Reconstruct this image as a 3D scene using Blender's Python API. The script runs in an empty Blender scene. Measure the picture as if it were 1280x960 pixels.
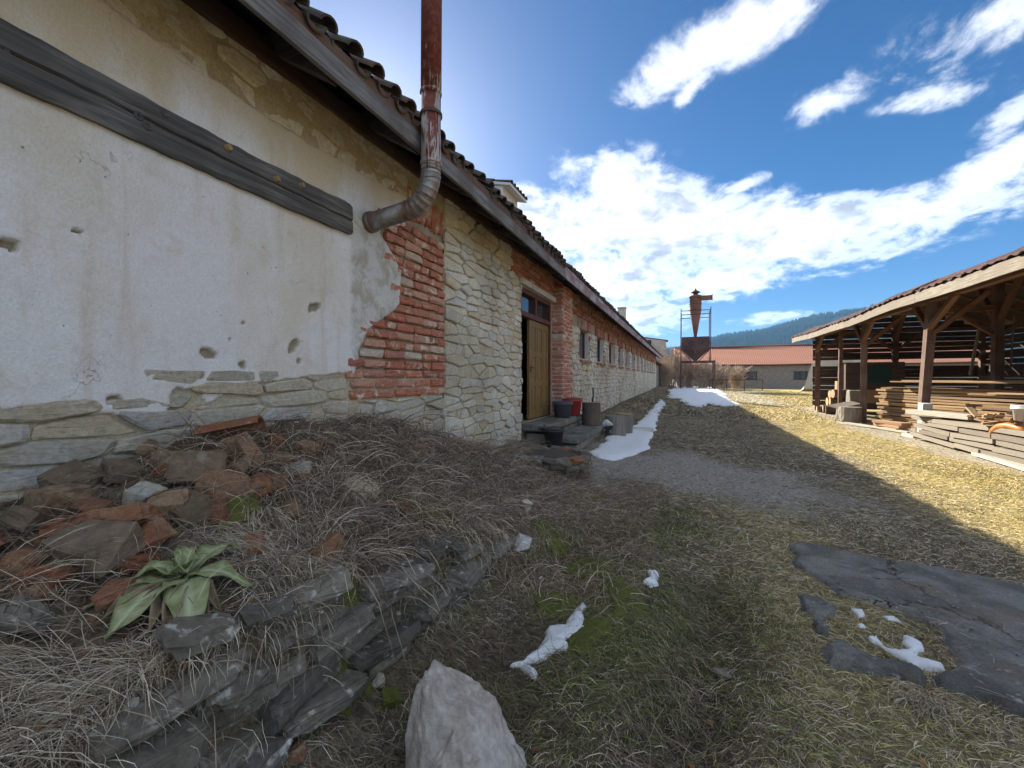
import bpy, math, random
import numpy as np
from mathutils import Vector, Matrix, Euler

scene = bpy.context.scene
COL = scene.collection
R = math.radians

# ------------------------------------------------------------------ camera
ZC = 1.35                                   # eye height above the yard, metres
YAW, PITCH = R(22.27), R(0.76)              # turned left of the long wall's direction, slightly down
cam_data = bpy.data.cameras.new('camera')
cam_data.sensor_width = 36.0
cam_data.lens = 36.0 * 530.0 / 1280.0
cam_data.clip_start, cam_data.clip_end = 0.02, 20000.0
cam = bpy.data.objects.new('camera', cam_data)
COL.objects.link(cam)
cam.location = (0, 0, ZC)
cam.rotation_euler = (R(90) - PITCH, 0, YAW)
scene.camera = cam

# ------------------------------------------------------------------ sun and sky
SUN_AZ, SUN_EL = R(42), R(27.4)             # left of the wall's direction (+Y), height over the horizon
to_sun = Vector((-math.sin(SUN_AZ) * math.cos(SUN_EL), math.cos(SUN_AZ) * math.cos(SUN_EL), math.sin(SUN_EL)))
sun_data = bpy.data.lights.new('sun', 'SUN')
sun_data.energy = 4.5
sun_data.angle = R(0.53)
sun_data.color = (1.0, 0.90, 0.74)
sun = bpy.data.objects.new('sun', sun_data)
COL.objects.link(sun)
sun.rotation_euler = to_sun.to_track_quat('Z', 'Y').to_euler()
sun.location = (-20, 30, 30)

scene.view_settings.view_transform = 'Standard'
scene.view_settings.look = 'None'
scene.view_settings.gamma = 1.0
scene.view_settings.use_curve_mapping = False
scene.view_settings.exposure = 1.93
try:
    scene.cycles.use_denoising = True
    scene.cycles.denoiser = 'OPENIMAGEDENOISE'
    scene.cycles.max_bounces = 7
    scene.cycles.diffuse_bounces = 4
    scene.cycles.sample_clamp_indirect = 8.0
except Exception:
    pass

world = bpy.data.worlds.new('World')
scene.world = world
world.use_nodes = True

class NT:
    """small helper for writing node trees"""
    def __init__(self, tree):
        self.t = tree; tree.nodes.clear()
    def n(self, typ, **kw):
        nd = self.t.nodes.new(typ)
        for k, v in kw.items():
            if k == 'inp':
                for kk, vv in v.items():
                    s = nd.inputs[kk]
                    if isinstance(vv, bpy.types.NodeSocket): self.t.links.new(vv, s)
                    else: s.default_value = vv
            else: setattr(nd, k, v)
        return nd
    def math(self, op, a, b=0.0, c=None, clamp=False):
        nd = self.t.nodes.new('ShaderNodeMath'); nd.operation = op; nd.use_clamp = clamp
        for i, v in enumerate((a, b, c)):
            if v is None: continue
            if isinstance(v, bpy.types.NodeSocket): self.t.links.new(v, nd.inputs[i])
            else: nd.inputs[i].default_value = v
        return nd.outputs[0]
    def link(self, a, b): self.t.links.new(a, b)
    def noise(self, vec, scale, detail=4.0, rough=0.55, dist=0.0, out='Fac'):
        nd = self.n('ShaderNodeTexNoise', inp={'Scale': scale, 'Detail': detail, 'Roughness': rough, 'Distortion': dist})
        if vec is not None: self.link(vec, nd.inputs['Vector'])
        return nd.outputs[out]
    def ramp(self, fac, stops, interp='LINEAR'):
        nd = self.n('ShaderNodeValToRGB'); cr = nd.color_ramp; cr.interpolation = interp
        while len(cr.elements) > 1: cr.elements.remove(cr.elements[-1])
        cr.elements[0].position = stops[0][0]; cr.elements[0].color = tuple(stops[0][1]) + (1,) if len(stops[0][1]) == 3 else stops[0][1]
        for p, c in stops[1:]:
            e = cr.elements.new(p); e.color = tuple(c) + (1,) if len(c) == 3 else c
        self.link(fac, nd.inputs[0]); return nd.outputs[0]
    def mix(self, fac, a, b, blend='MIX'):
        nd = self.n('ShaderNodeMix', data_type='RGBA', blend_type=blend)
        for s, v in ((nd.inputs[0], fac), (nd.inputs[6], a), (nd.inputs[7], b)):
            if isinstance(v, bpy.types.NodeSocket): self.link(v, s)
            elif isinstance(v, (int, float)): s.default_value = v
            else: s.default_value = tuple(v) + (1,) if len(v) == 3 else v
        return nd.outputs[2]
    def maprange(self, v, a, b, c=0.0, d=1.0, smooth=True):
        nd = self.n('ShaderNodeMapRange', interpolation_type='SMOOTHSTEP' if smooth else 'LINEAR', clamp=True) if smooth else self.n('ShaderNodeMapRange', clamp=True)
        self.link(v, nd.inputs[0])
        for i, x in enumerate((a, b, c, d)): nd.inputs[i + 1].default_value = x
        return nd.outputs[0]

def build_world():
    w = NT(world.node_tree)
    sky = w.n('ShaderNodeTexSky', sky_type='NISHITA', sun_disc=False, sun_elevation=SUN_EL, sun_rotation=-SUN_AZ,
              altitude=900.0, air_density=0.9, dust_density=1.3, ozone_density=6.0)
    tc = w.n('ShaderNodeTexCoord')
    sep = w.n('ShaderNodeSeparateXYZ'); w.link(tc.outputs['Generated'], sep.inputs[0])
    x, y, z = sep.outputs
    az = w.math('MULTIPLY', w.math('ARCTAN2', x, y), 57.29578)        # degrees right of +Y
    el = w.math('MULTIPLY', w.math('ARCSINE', z), 57.29578)
    # cloud layer: noise on a flat deck seen in perspective, so that far cloud flattens towards the horizon
    zz = w.math('ADD', w.math('MAXIMUM', z, 0.0), 0.22)
    cu, cv = w.math('DIVIDE', x, zz), w.math('DIVIDE', y, zz)
    deck = w.n('ShaderNodeCombineXYZ', inp={'X': cu, 'Y': cv, 'Z': 0.0}).outputs[0]
    mp = w.n('ShaderNodeMapping'); w.link(deck, mp.inputs[0])
    mp.inputs['Rotation'].default_value = (0, 0, R(-28)); mp.inputs['Scale'].default_value = (1.0, 0.8, 1.0)
    big = w.noise(mp.outputs[0], 2.2, 6.0, 0.58, 0.3)
    fine = w.noise(mp.outputs[0], 6.5, 12.0, 0.64, 0.25)
    aze = w.n('ShaderNodeCombineXYZ', inp={'X': az, 'Y': el, 'Z': 0.0}).outputs[0]
    # cloud banks: (azimuth, elevation, half length, half height, tilt, strength) in degrees
    BANKS = CLOUD_BANKS
    acc = None
    for (a, e, la, le, t, s) in BANKS:
        m = w.n('ShaderNodeMapping', vector_type='TEXTURE'); w.link(aze, m.inputs[0])
        m.inputs['Location'].default_value = (a, e, 0); m.inputs['Rotation'].default_value = (0, 0, R(t))
        m.inputs['Scale'].default_value = (la, le, 1)
        ln = w.n('ShaderNodeVectorMath', operation='LENGTH'); w.link(m.outputs[0], ln.inputs[0])
        v = w.maprange(ln.outputs['Value'], 1.35, 0.0, 0.0, s)
        acc = v if acc is None else w.math('MAXIMUM', acc, v)
    # unseen cloud of the same kind elsewhere, its cover raised to brighten the shade
    off = w.n('ShaderNodeVectorMath', operation='DISTANCE'); w.link(aze, off.inputs[0]); off.inputs[1].default_value = (2.0, 22.0, 0)
    elsewhere = w.maprange(off.outputs['Value'], 46.0, 70.0)
    gen = w.math('MULTIPLY', w.maprange(big, 0.40, 0.56), w.math('MULTIPLY', elsewhere, 0.9))
    acc = w.math('MAXIMUM', acc, gen)
    dens = w.math('ADD', acc, w.math('MULTIPLY', w.math('SUBTRACT', fine, 0.54), 2.5))
    cover = w.math('MULTIPLY', w.maprange(dens, 0.0, 1.1), w.maprange(acc, 0.02, 0.22))
    thick = w.maprange(dens, 0.30, 0.85)
    core = w.math('MULTIPLY', thick, w.maprange(w.math('ADD', big, w.math('MULTIPLY', w.math('SUBTRACT', fine, 0.5), 1.6)), 0.05, 0.85))
    tint = w.mix(core, (1.0, 0.985, 0.96), (0.22, 0.24, 0.27))
    deep = w.n('ShaderNodeHueSaturation', inp={'Saturation': 1.22, 'Value': 0.62, 'Color': sky.outputs[0]})
    skyc = w.n('ShaderNodeBackground', inp={'Color': deep.outputs[0], 'Strength': SKY_STRENGTH})
    cloudc = w.n('ShaderNodeBackground', inp={'Color': tint, 'Strength': CLOUD_STRENGTH})
    mx = w.n('ShaderNodeMixShader', inp={0: w.math('MULTIPLY', cover, 0.96), 1: skyc.outputs[0], 2: cloudc.outputs[0]})
    out = w.n('ShaderNodeOutputWorld'); w.link(mx.outputs[0], out.inputs[0])

SKY_STRENGTH, CLOUD_STRENGTH = 0.05, 0.74
CLOUD_BANKS = [
    (-8.0, 23.5, 10.0, 4.6, -12, 1.0), (-14.0, 19.5, 9.0, 6.0, 0, 1.05),  (-2.0, 18.5, 14.0, 6.0, -6, 1.15),
    (10.0, 15.8, 15.0, 4.6, -5, 1.12), (20.0, 15.5, 9.0, 3.0, 0, 0.98),   (26.5, 18.0, 6.5, 2.3, 22, 0.92),
    (-8.0, 13.0, 12.0, 5.2, 0, 1.1),   (-7.0, 8.0, 9.0, 3.2, 0, 1.0),     (3.5, 11.5, 9.0, 2.8, 6, 0.95),
    (-20.0, 21.0, 5.0, 3.6, 0, 0.9),   (-1.5, 34.2, 8.5, 3.0, 14, 0.64),  (6.0, 36.0, 9.5, 3.4, 6, 0.68),
    (0.5, 31.8, 3.5, 1.3, 30, 0.75),   (14.2, 27.8, 4.8, 1.9, 6, 0.82),   (25.5, 28.8, 8.0, 3.4, 0, 0.64),
    (22.5, 25.0, 5.0, 1.2, -8, 0.65),  (5.9, 21.6, 3.6, 1.0, 10, 0.8),    (9.2, 6.9, 5.0, 0.8, 2, 0.85),
    (27.0, 21.5, 3.6, 1.6, 40, 0.7),
]
build_world()

# ------------------------------------------------------------------ mesh helpers
rng = np.random.default_rng(7)
rnd = random.Random(11)

class MB:
    """collects shapes; build() links them as ONE mesh object"""
    def __init__(self): self.v = []; self.f = []; self.c = []
    def add(self, verts, faces, col=None):
        b = len(self.v); self.v.extend(tuple(p) for p in verts); self.f.extend(tuple(b + i for i in f) for f in faces)
        self.c.extend([0.0 if col is None else col] * len(faces)); return self
    def box(self, cx, cy, cz, sx, sy, sz, rot=None, j=0.0, col=None):
        vs = []
        for dz in (-.5, .5):
            for dx, dy in ((-.5, -.5), (.5, -.5), (.5, .5), (-.5, .5)):
                p = Vector((dx * sx + rnd.uniform(-j, j), dy * sy + rnd.uniform(-j, j), dz * sz + rnd.uniform(-j, j)))
                if rot is not None: p = rot @ p
                vs.append((p.x + cx, p.y + cy, p.z + cz))
        self.add(vs, [(3, 2, 1, 0), (4, 5, 6, 7), (0, 1, 5, 4), (1, 2, 6, 5), (2, 3, 7, 6), (3, 0, 4, 7)], col); return self
    def bar(self, a, b, w, h, up=(0, 0, 1), j=0.0, col=None):
        a, b = Vector(a), Vector(b); d = (b - a); L = d.length; d.normalize()
        up = Vector(up); s = d.cross(up)
        if s.length < 1e-4: s = d.cross(Vector((1, 0, 0)))
        s.normalize(); u = s.cross(d).normalized()
        rot = Matrix((s, d, u)).transposed(); m = (a + b) / 2
        return self.box(m.x, m.y, m.z, w, L, h, rot, j, col)
    def tube(self, pts, rad, n=8, cap=True, col=None):
        pts = [Vector(p) for p in pts]
        if not hasattr(rad, '__len__'): rad = [rad] * len(pts)
        vs = []; fs = []; prev = None
        for i, p in enumerate(pts):
            d = (pts[min(i + 1, len(pts) - 1)] - pts[max(i - 1, 0)]).normalized()
            if prev is None:
                s = d.cross(Vector((0, 0, 1)))
                if s.length < 1e-3: s = d.cross(Vector((0, 1, 0)))
            else: s = prev - d * prev.dot(d)
            s.normalize(); prev = s; u = d.cross(s)
            for k in range(n):
                a = 2 * math.pi * k / n; vs.append(p + (s * math.cos(a) + u * math.sin(a)) * rad[i])
        for i in range(len(pts) - 1):
            for k in range(n):
                k2 = (k + 1) % n; fs.append((i * n + k, i * n + k2, (i + 1) * n + k2, (i + 1) * n + k))
        if cap: fs.append(tuple(range(n - 1, -1, -1))); fs.append(tuple((len(pts) - 1) * n + k for k in range(n)))
        return self.add(vs, fs, col)
    def lathe(self, prof, n=20, c=(0, 0, 0), col=None, jit=0.0):
        vs = []; fs = []
        for (r, z) in prof:
            for k in range(n):
                a = 2 * math.pi * k / n; rr = r * (1 + (rnd.uniform(-jit, jit) if jit else 0)); vs.append((c[0] + rr * math.cos(a), c[1] + rr * math.sin(a), c[2] + z))
        for i in range(len(prof) - 1):
            for k in range(n):
                k2 = (k + 1) % n; fs.append((i * n + k, i * n + k2, (i + 1) * n + k2, (i + 1) * n + k))
        return self.add(vs, fs, col)
    def mesh(self, name, mat=None, smooth=False):
        me = bpy.data.meshes.new(name); me.from_pydata(self.v, [], self.f); me.update()
        if any(self.c):
            at = me.attributes.new('rnd', 'FLOAT', 'FACE'); at.data.foreach_set('value', np.array(self.c, dtype=np.float32))
        if mat is not None: me.materials.append(M[mat])
        if smooth: me.polygons.foreach_set('use_smooth', np.ones(len(me.polygons), dtype=bool))
        return me
    def build(self, name, mat, parent=None, smooth=False, bevel=0.0, loc=None):
        return link(name, self.mesh(name, mat, smooth), parent, bevel, loc)

def link(name, me, parent=None, bevel=0.0, loc=None):
    o = bpy.data.objects.new(name, me); COL.objects.link(o)
    if parent is not None: o.parent = parent
    if loc is not None: o.location = loc
    if bevel:
        b = o.modifiers.new('bevel', 'BEVEL'); b.width = bevel; b.segments = 2; b.limit_method = 'ANGLE'; b.angle_limit = R(35)
    return o

def np_mesh(name, V, F, mat, smooth=False, attrs=None, cols=None):
    """V (n,3), F (m,k) arrays -> mesh; attrs {name: per-vertex float}, cols (n,3) per-vertex colour 'tint'"""
    V = np.asarray(V, dtype=np.float32); F = np.asarray(F, dtype=np.int32)
    me = bpy.data.meshes.new(name); k = F.shape[1]
    me.vertices.add(len(V)); me.vertices.foreach_set('co', V.ravel())
    me.loops.add(F.size); me.loops.foreach_set('vertex_index', F.ravel())
    me.polygons.add(len(F)); me.polygons.foreach_set('loop_start', np.arange(0, F.size, k, dtype=np.int32))
    me.update(calc_edges=True)
    if smooth: me.polygons.foreach_set('use_smooth', np.ones(len(F), dtype=bool))
    for nm, a in (attrs or {}).items():
        at = me.attributes.new(nm, 'FLOAT', 'POINT'); at.data.foreach_set('value', np.asarray(a, dtype=np.float32).ravel())
    if cols is not None:
        at = me.attributes.new('tint', 'FLOAT_COLOR', 'POINT')
        c4 = np.ones((len(V), 4), dtype=np.float32); c4[:, :3] = cols; at.data.foreach_set('color', c4.ravel())
    me.materials.append(M[mat]); return me

def tag(o, label, cat=None, group=None, kind=None):
    o['label'] = label
    if cat: o['category'] = cat
    if group: o['group'] = group
    if kind: o['kind'] = kind
    return o

def thing(name, label, cat, loc=(0, 0, 0), rz=0.0, group=None):
    o = bpy.data.objects.new(name, None); COL.objects.link(o); o.empty_display_size = 0.1
    o.location = loc; o.rotation_euler = (0, 0, rz); return tag(o, label, cat, group)

def structure(o): o['kind'] = 'structure'; return o
def stuff(o): o['kind'] = 'stuff'; return o

# value noise on arrays, several octaves
_perm = rng.permutation(512)
def _h(ix, iy, s): return ((_perm[(ix + _perm[(iy + s * 37) % 512]) % 512]) / 511.0) * 2 - 1
def vnoise(x, y, seed=0):
    x = np.asarray(x, dtype=np.float64); y = np.asarray(y, dtype=np.float64)
    ix, iy = np.floor(x).astype(int), np.floor(y).astype(int); fx, fy = x - ix, y - iy
    fx = fx * fx * (3 - 2 * fx); fy = fy * fy * (3 - 2 * fy)
    a, b = _h(ix, iy, seed), _h(ix + 1, iy, seed); c, d = _h(ix, iy + 1, seed), _h(ix + 1, iy + 1, seed)
    return (a * (1 - fx) + b * fx) * (1 - fy) + (c * (1 - fx) + d * fx) * fy
def fbm(x, y, scale=1.0, octaves=4, seed=0, gain=0.5):
    s = 0.0; a = 1.0; t = 0.0
    for o in range(octaves):
        s = s + a * vnoise(np.asarray(x) * scale * 2 ** o + 13.7 * o, np.asarray(y) * scale * 2 ** o - 7.1 * o, seed + o); t += a; a *= gain
    return s / t
def sstep(a, b, x):
    t = np.clip((np.asarray(x, dtype=np.float64) - a) / (b - a), 0, 1); return t * t * (3 - 2 * t)

# ------------------------------------------------------------------ the lie of the land (metres)
WX = -2.5                                    # face of the long wall
def ground_z(X, Y, rough=True):
    X = np.asarray(X, dtype=np.float64); Y = np.asarray(Y, dtype=np.float64)
    g = -0.018 * np.clip(X, 0, 8) + 0.28 * sstep(11, 48, Y)
    g = g + 0.30 * sstep(-0.9, -2.5, X) * sstep(3.5, 6.5, Y)                    # bank along the wall
    hw = np.interp(Y, [-2, 0.0, 0.8, 1.0, 1.45, 2.0, 2.7, 3.3, 4.1, 5.0, 6.0, 7.0], [0.74, 0.80, 0.86, 0.92, 1.01, 1.06, 1.07, 0.95, 0.66, 0.25, 0.05, 0.0])
    he = np.interp(Y, [-2, 0.0, 0.7, 1.6, 2.4, 3.0, 3.6, 4.5, 5.5], [0.60, 0.60, 0.60, 0.52, 0.42, 0.33, 0.22, 0.10, 0.0])
    t = np.clip((X - WX) / 1.25, 0, 1)
    terr = hw * (1 - t) ** 1.15 + he * (1 - (1 - t) ** 1.15)
    wd = np.interp(Y, [-2, 0.35, 0.65, 2.2, 2.9, 3.6, 7], [0.5, 0.42, 0.12, 0.10, 0.55, 1.1, 1.2])
    u = np.clip((X - (WX + 1.25)) / wd, 0, 1); fall = 1 - u * u * (3 - 2 * u)
    terr = terr * fall
    foot = 0.16 * np.exp(-np.clip(X + 1.15, 0, 9) / 0.45) * sstep(4.0, 2.0, Y)   # soil gathered at the ledge's foot
    g = g + np.where(X < WX - 0.02, hw, np.maximum(terr, foot))
    hum = 0.10 * np.exp(-(((X + 0.30) / 0.26) ** 2)) * sstep(4.2, 3.0, Y) * sstep(0.4, 1.2, Y)
    g = g + hum
    heap = 0.10 * np.exp(-((X + 1.95) / 0.38) ** 2 - ((Y - 1.15) / 0.62) ** 2)
    g = g + heap - 0.09 * np.exp(-((X - 0.05 - 0.15 * (Y - 2)) / 0.16) ** 2) * sstep(0.9, 1.3, Y) * sstep(3.2, 2.4, Y)
    if rough:
        near = 1.0 / (1.0 + (np.abs(X) + np.abs(Y)) / 14.0)
        g = g + near * (0.035 * fbm(X, Y, 1.6, 3, 3) + 0.022 * fbm(X, Y, 6.0, 3, 9)) + 0.06 * fbm(X, Y, 0.22, 2, 5) * sstep(4, 14, Y)
        rub = sstep(-1.15, -1.4, X) * sstep(6.0, 4.5, Y)
        g = g + rub * 0.05 * fbm(X, Y, 7.0, 3, 21)
    return g
def gz(x, y): return float(ground_z(np.array([x]), np.array([y]))[0])

_cy, _sy, _cp, _sp = math.cos(YAW), math.sin(YAW), math.cos(PITCH), math.sin(PITCH)
def ray(px, py):
    """world direction of a point of the photograph (1280 x 960)"""
    a, b = (px - 640.0) / 530.0, (480.0 - py) / 530.0
    f = Vector((-_sy * _cp, _cy * _cp, -_sp)); r = Vector((_cy, _sy, 0)); u = r.cross(f)
    return (f + r * a + u * b)
def on_wall(px, py, X=WX):
    d = ray(px, py); t = X / d.x; return Vector((X, d.y * t, ZC + d.z * t))
def on_ground(px, py):
    """where the line of sight first meets the land"""
    d = ray(px, py); ts = np.concatenate([np.arange(0.6, 12, 0.01), np.arange(12, 120, 0.1)])
    z = ZC + d.z * ts; h = ground_z(d.x * ts, d.y * ts); k = np.argmax(z < h)
    t = ts[k] if (z < h).any() else 100.0
    return (d.x * t, d.y * t)

# ------------------------------------------------------------------ materials (all procedural)
M = {}
def material(name):
    m = bpy.data.materials.new(name); m.use_nodes = True; M[name] = m
    n = NT(m.node_tree)
    n.bsdf = n.n('ShaderNodeBsdfPrincipled'); n.out = n.n('ShaderNodeOutputMaterial')
    n.link(n.bsdf.outputs[0], n.out.inputs[0])
    n.tc = n.n('ShaderNodeTexCoord'); n.obj = n.tc.outputs['Object']
    n.geo = n.n('ShaderNodeNewGeometry'); n.pos = n.geo.outputs['Position']
    oi = n.n('ShaderNodeObjectInfo'); at = n.n('ShaderNodeAttribute', attribute_name='rnd')
    n.rand = n.math('FRACT', n.math('ADD', oi.outputs['Random'], at.outputs['Fac']))
    n.rand2 = n.math('FRACT', n.math('MULTIPLY', n.rand, 17.31))
    n.rand3 = n.math('FRACT', n.math('MULTIPLY', n.rand, 43.77))
    return n
def finish(n, color, rough=0.85, bump=None, strength=0.4, dist=0.01, metal=0.0, spec=0.3, normal=None):
    b = n.bsdf
    if isinstance(color, bpy.types.NodeSocket): n.link(color, b.inputs['Base Color'])
    else: b.inputs['Base Color'].default_value = tuple(color) + (1,)
    if isinstance(rough, bpy.types.NodeSocket): n.link(rough, b.inputs['Roughness'])
    else: b.inputs['Roughness'].default_value = rough
    if isinstance(metal, bpy.types.NodeSocket): n.link(metal, b.inputs['Metallic'])
    else: b.inputs['Metallic'].default_value = metal
    b.inputs['Specular IOR Level'].default_value = spec
    if bump is not None:
        bp = n.n('ShaderNodeBump', inp={'Strength': strength, 'Distance': dist, 'Height': bump}); n.link(bp.outputs[0], b.inputs['Normal'])
def offset(n, vec, amount=40.0):
    """vec shifted by the object's random number, so that alike pieces do not share a pattern"""
    c = n.n('ShaderNodeCombineXYZ', inp={'X': n.math('MULTIPLY', n.rand, amount), 'Y': n.math('MULTIPLY', n.rand2, amount), 'Z': n.math('MULTIPLY', n.rand3, amount)})
    return n.n('ShaderNodeVectorMath', operation='ADD', inp={0: vec, 1: c.outputs[0]}).outputs[0]
def scaled(n, vec, s):
    m = n.n('ShaderNodeMapping'); n.link(vec, m.inputs[0]); m.inputs['Scale'].default_value = s; return m.outputs[0]

def mk_stone(name, stops, mottle=(0.30, 0.26, 0.2), lichen=0.25, dark=0.35, rough=0.9, vec='pos'):
    n = material(name); v = offset(n, n.pos)
    base = n.ramp(n.rand, stops)
    a = n.noise(v, 9.0, 6, 0.65); b = n.noise(v, 38.0, 5, 0.6); layer = n.noise(scaled(n, v, (1, 1, 7)), 11.0, 7, 0.68, 0.25)
    c = n.mix(n.math('MULTIPLY', n.maprange(a, 0.42, 0.72), 0.55), base, mottle)
    c = n.mix(n.math('MULTIPLY', n.maprange(layer, 0.55, 0.75), dark), c, (0.09, 0.085, 0.08))
    c = n.mix(n.math('MULTIPLY', n.maprange(n.noise(v, 17.0, 4, 0.6), 0.58, 0.72), lichen), c, (0.56, 0.55, 0.50))
    c = n.mix(1.0, c, n.ramp(b, [(0.25, (0.72,) * 3), (0.75, (1.22,) * 3)]), 'MULTIPLY')
    c = n.mix(1.0, c, n.ramp(n.noise(n.pos, 0.9, 4, 0.6), [(0.3, (0.72, 0.68, 0.60)), (0.6, (1.06,) * 3)]), 'MULTIPLY')
    h = n.math('ADD', n.math('MULTIPLY', layer, 0.6), n.math('ADD', a, n.math('MULTIPLY', b, 0.35)))
    finish(n, c, rough, h, 0.75, 0.02)
mk_stone('wall_stone', [(0.0, (0.60, 0.53, 0.40)), (0.2, (0.70, 0.66, 0.57)), (0.4, (0.55, 0.54, 0.49)), (0.6, (0.72, 0.66, 0.52)), (0.75, (0.62, 0.63, 0.63)), (0.9, (0.75, 0.72, 0.63)), (1.0, (0.57, 0.47, 0.33))], (0.62, 0.54, 0.40), 0.5, 0.22)
mk_stone('slate_stone', [(0.0, (0.44, 0.43, 0.38)), (0.35, (0.58, 0.54, 0.44)), (0.6, (0.48, 0.48, 0.47)), (0.8, (0.62, 0.55, 0.41)), (1.0, (0.52, 0.46, 0.36))], (0.50, 0.42, 0.28), 0.5, 0.40)
mk_stone('ledge_stone', [(0.0, (0.13, 0.125, 0.11)), (0.4, (0.21, 0.195, 0.16)), (0.7, (0.27, 0.245, 0.20)), (1.0, (0.18, 0.165, 0.15))], (0.09, 0.075, 0.055), 1.0, 0.35)
mk_stone('brown_stone', [(0.0, (0.20, 0.145, 0.10)), (0.5, (0.27, 0.20, 0.14)), (1.0, (0.17, 0.12, 0.085))], (0.11, 0.09, 0.06), 0.25, 0.3)
mk_stone('pale_stone', [(0.0, (0.60, 0.59, 0.56)), (1.0, (0.70, 0.69, 0.66))], (0.42, 0.38, 0.32), 0.2, 0.15)
mk_stone('boulder_stone', [(0.0, (0.50, 0.46, 0.41)), (1.0, (0.52, 0.48, 0.43))], (0.26, 0.20, 0.135), 0.9, 0.42)

def mk_brick(name, grime, limed, k):
    n = material(name); v = offset(n, n.pos, 9.0)
    st = [(0.0, (0.40, 0.115, 0.075)), (0.22, (0.46, 0.165, 0.115)), (0.42, (0.40, 0.14, 0.10)), (0.6, (0.50, 0.26, 0.205)), (0.72, (0.32, 0.11, 0.085)), (0.86, (0.47, 0.19, 0.13)), (0.96, (0.50, 0.34, 0.28)), (1.0, (0.48, 0.45, 0.42))]
    base = n.ramp(n.rand, [(p, tuple(c * q for c, q in zip(col, k))) for p, col in st])
    a = n.noise(v, 12.0, 6, 0.65); b = n.noise(v, 60.0, 4, 0.6)
    lime = n.math('MULTIPLY', n.maprange(n.noise(v, 9.0, 6, 0.7, 0.8), 0.50, 0.68), n.maprange(n.rand2, 0.1, 0.9, 0.15, limed))
    c = n.mix(lime, base, tuple(x * q for x, q in zip((0.66, 0.56, 0.48), k)))
    c = n.mix(n.math('MULTIPLY', n.maprange(a, 0.48, 0.72), grime), c, (0.12, 0.085, 0.06))
    c = n.mix(1.0, c, n.ramp(b, [(0.25, (0.72,) * 3), (0.75, (1.22,) * 3)]), 'MULTIPLY')
    finish(n, c, 0.92, n.math('ADD', a, n.math('MULTIPLY', b, 0.5)), 0.8, 0.014)
mk_brick('brick', 0.30, 1.0, (1.18, 1.30, 1.22))
mk_brick('weathered_brick', 0.6, 1.0, (0.95, 1.05, 1.0))
mk_brick('rubble_brick', 0.95, 0.45, (0.62, 0.80, 0.62))
def mk_mortar(name, ca, cb, stain):
    n = material(name)
    a = n.noise(n.pos, 5.0, 7, 0.65); b = n.noise(n.pos, 60.0, 4, 0.6)
    c = n.mix(n.maprange(a, 0.35, 0.68), ca, cb)
    c = n.mix(n.math('MULTIPLY', n.maprange(n.noise(n.pos, 2.1, 4, 0.6), 0.5, 0.7), 0.5), c, stain)
    c = n.mix(1.0, c, n.ramp(b, [(0.25, (0.75,) * 3), (0.75, (1.2,) * 3)]), 'MULTIPLY')
    finish(n, c, 0.95, n.math('ADD', a, n.math('MULTIPLY', b, 0.5)), 0.8, 0.02)
mk_mortar('mortar', (0.36, 0.30, 0.21), (0.46, 0.41, 0.31), (0.26, 0.20, 0.12))
mk_mortar('smear', (0.46, 0.38, 0.25), (0.55, 0.48, 0.36), (0.34, 0.26, 0.15))
mk_mortar('lime_render', (0.62, 0.59, 0.54), (0.50, 0.46, 0.38), (0.38, 0.34, 0.26))

# plaster: attribute 'cov' 1 = whitewashed skin, 0 = knocked off to the bedding mortar; 'lime' = rough grey patching
n = material('plaster')
cov = n.n('ShaderNodeAttribute', attribute_name='cov').outputs['Fac']; patch = n.n('ShaderNodeAttribute', attribute_name='lime').outputs['Fac']
big = n.noise(scaled(n, n.pos, (1, 1, 0.55)), 1.6, 5, 0.6); mid = n.noise(n.pos, 7.0, 7, 0.68, 0.5); fin = n.noise(n.pos, 90.0, 4, 0.6)
c = n.mix(n.maprange(big, 0.40, 0.64), (0.78, 0.76, 0.75), (0.70, 0.64, 0.54))
c = n.mix(n.math('MULTIPLY', n.maprange(mid, 0.52, 0.74), 0.5), c, (0.58, 0.50, 0.38))
run = n.noise(scaled(n, n.pos, (3, 3, 0.35)), 2.6, 6, 0.62, 0.4)
c = n.mix(n.math('MULTIPLY', n.maprange(run, 0.50, 0.72), 0.42), c, (0.55, 0.45, 0.31))
spots = n.noise(n.pos, 34.0, 3, 0.5)
c = n.mix(n.maprange(spots, 0.72, 0.77), c, (0.26, 0.23, 0.18))
zsep = n.n('ShaderNodeSeparateXYZ'); n.link(n.pos, zsep.inputs[0])
damp = n.math('MULTIPLY', n.maprange(n.math('ADD', zsep.outputs[2], n.math('MULTIPLY', n.math('SUBTRACT', big, 0.5), 1.2)), 2.62, 3.02), 0.6)
c = n.mix(damp, c, (0.62, 0.50, 0.30))
vor = n.n('ShaderNodeTexVoronoi', feature='DISTANCE_TO_EDGE', inp={'Scale': 1.5}); n.link(n.n('ShaderNodeVectorMath', operation='ADD', inp={0: n.pos, 1: n.n('ShaderNodeVectorMath', operation='SCALE', inp={0: n.noise(n.pos, 3.0, 5, 0.6, 0, 'Color'), 'Scale': 0.7}).outputs[0]}).outputs[0], vor.inputs['Vector'])
crack = n.math('MULTIPLY', n.maprange(vor.outputs['Distance'], 0.005, 0.0), n.maprange(n.noise(n.pos, 1.1, 2, 0.5), 0.54, 0.64))
c = n.mix(n.math('MULTIPLY', crack, 0.45), c, (0.16, 0.13, 0.1))
rough_c = n.mix(n.maprange(mid, 0.42, 0.62), (0.64, 0.63, 0.60), (0.46, 0.42, 0.35))
c = n.mix(patch, c, rough_c)
bed = n.mix(n.maprange(mid, 0.4, 0.65), (0.30, 0.25, 0.175), (0.42, 0.37, 0.28))
c = n.mix(cov, bed, c)
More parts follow.
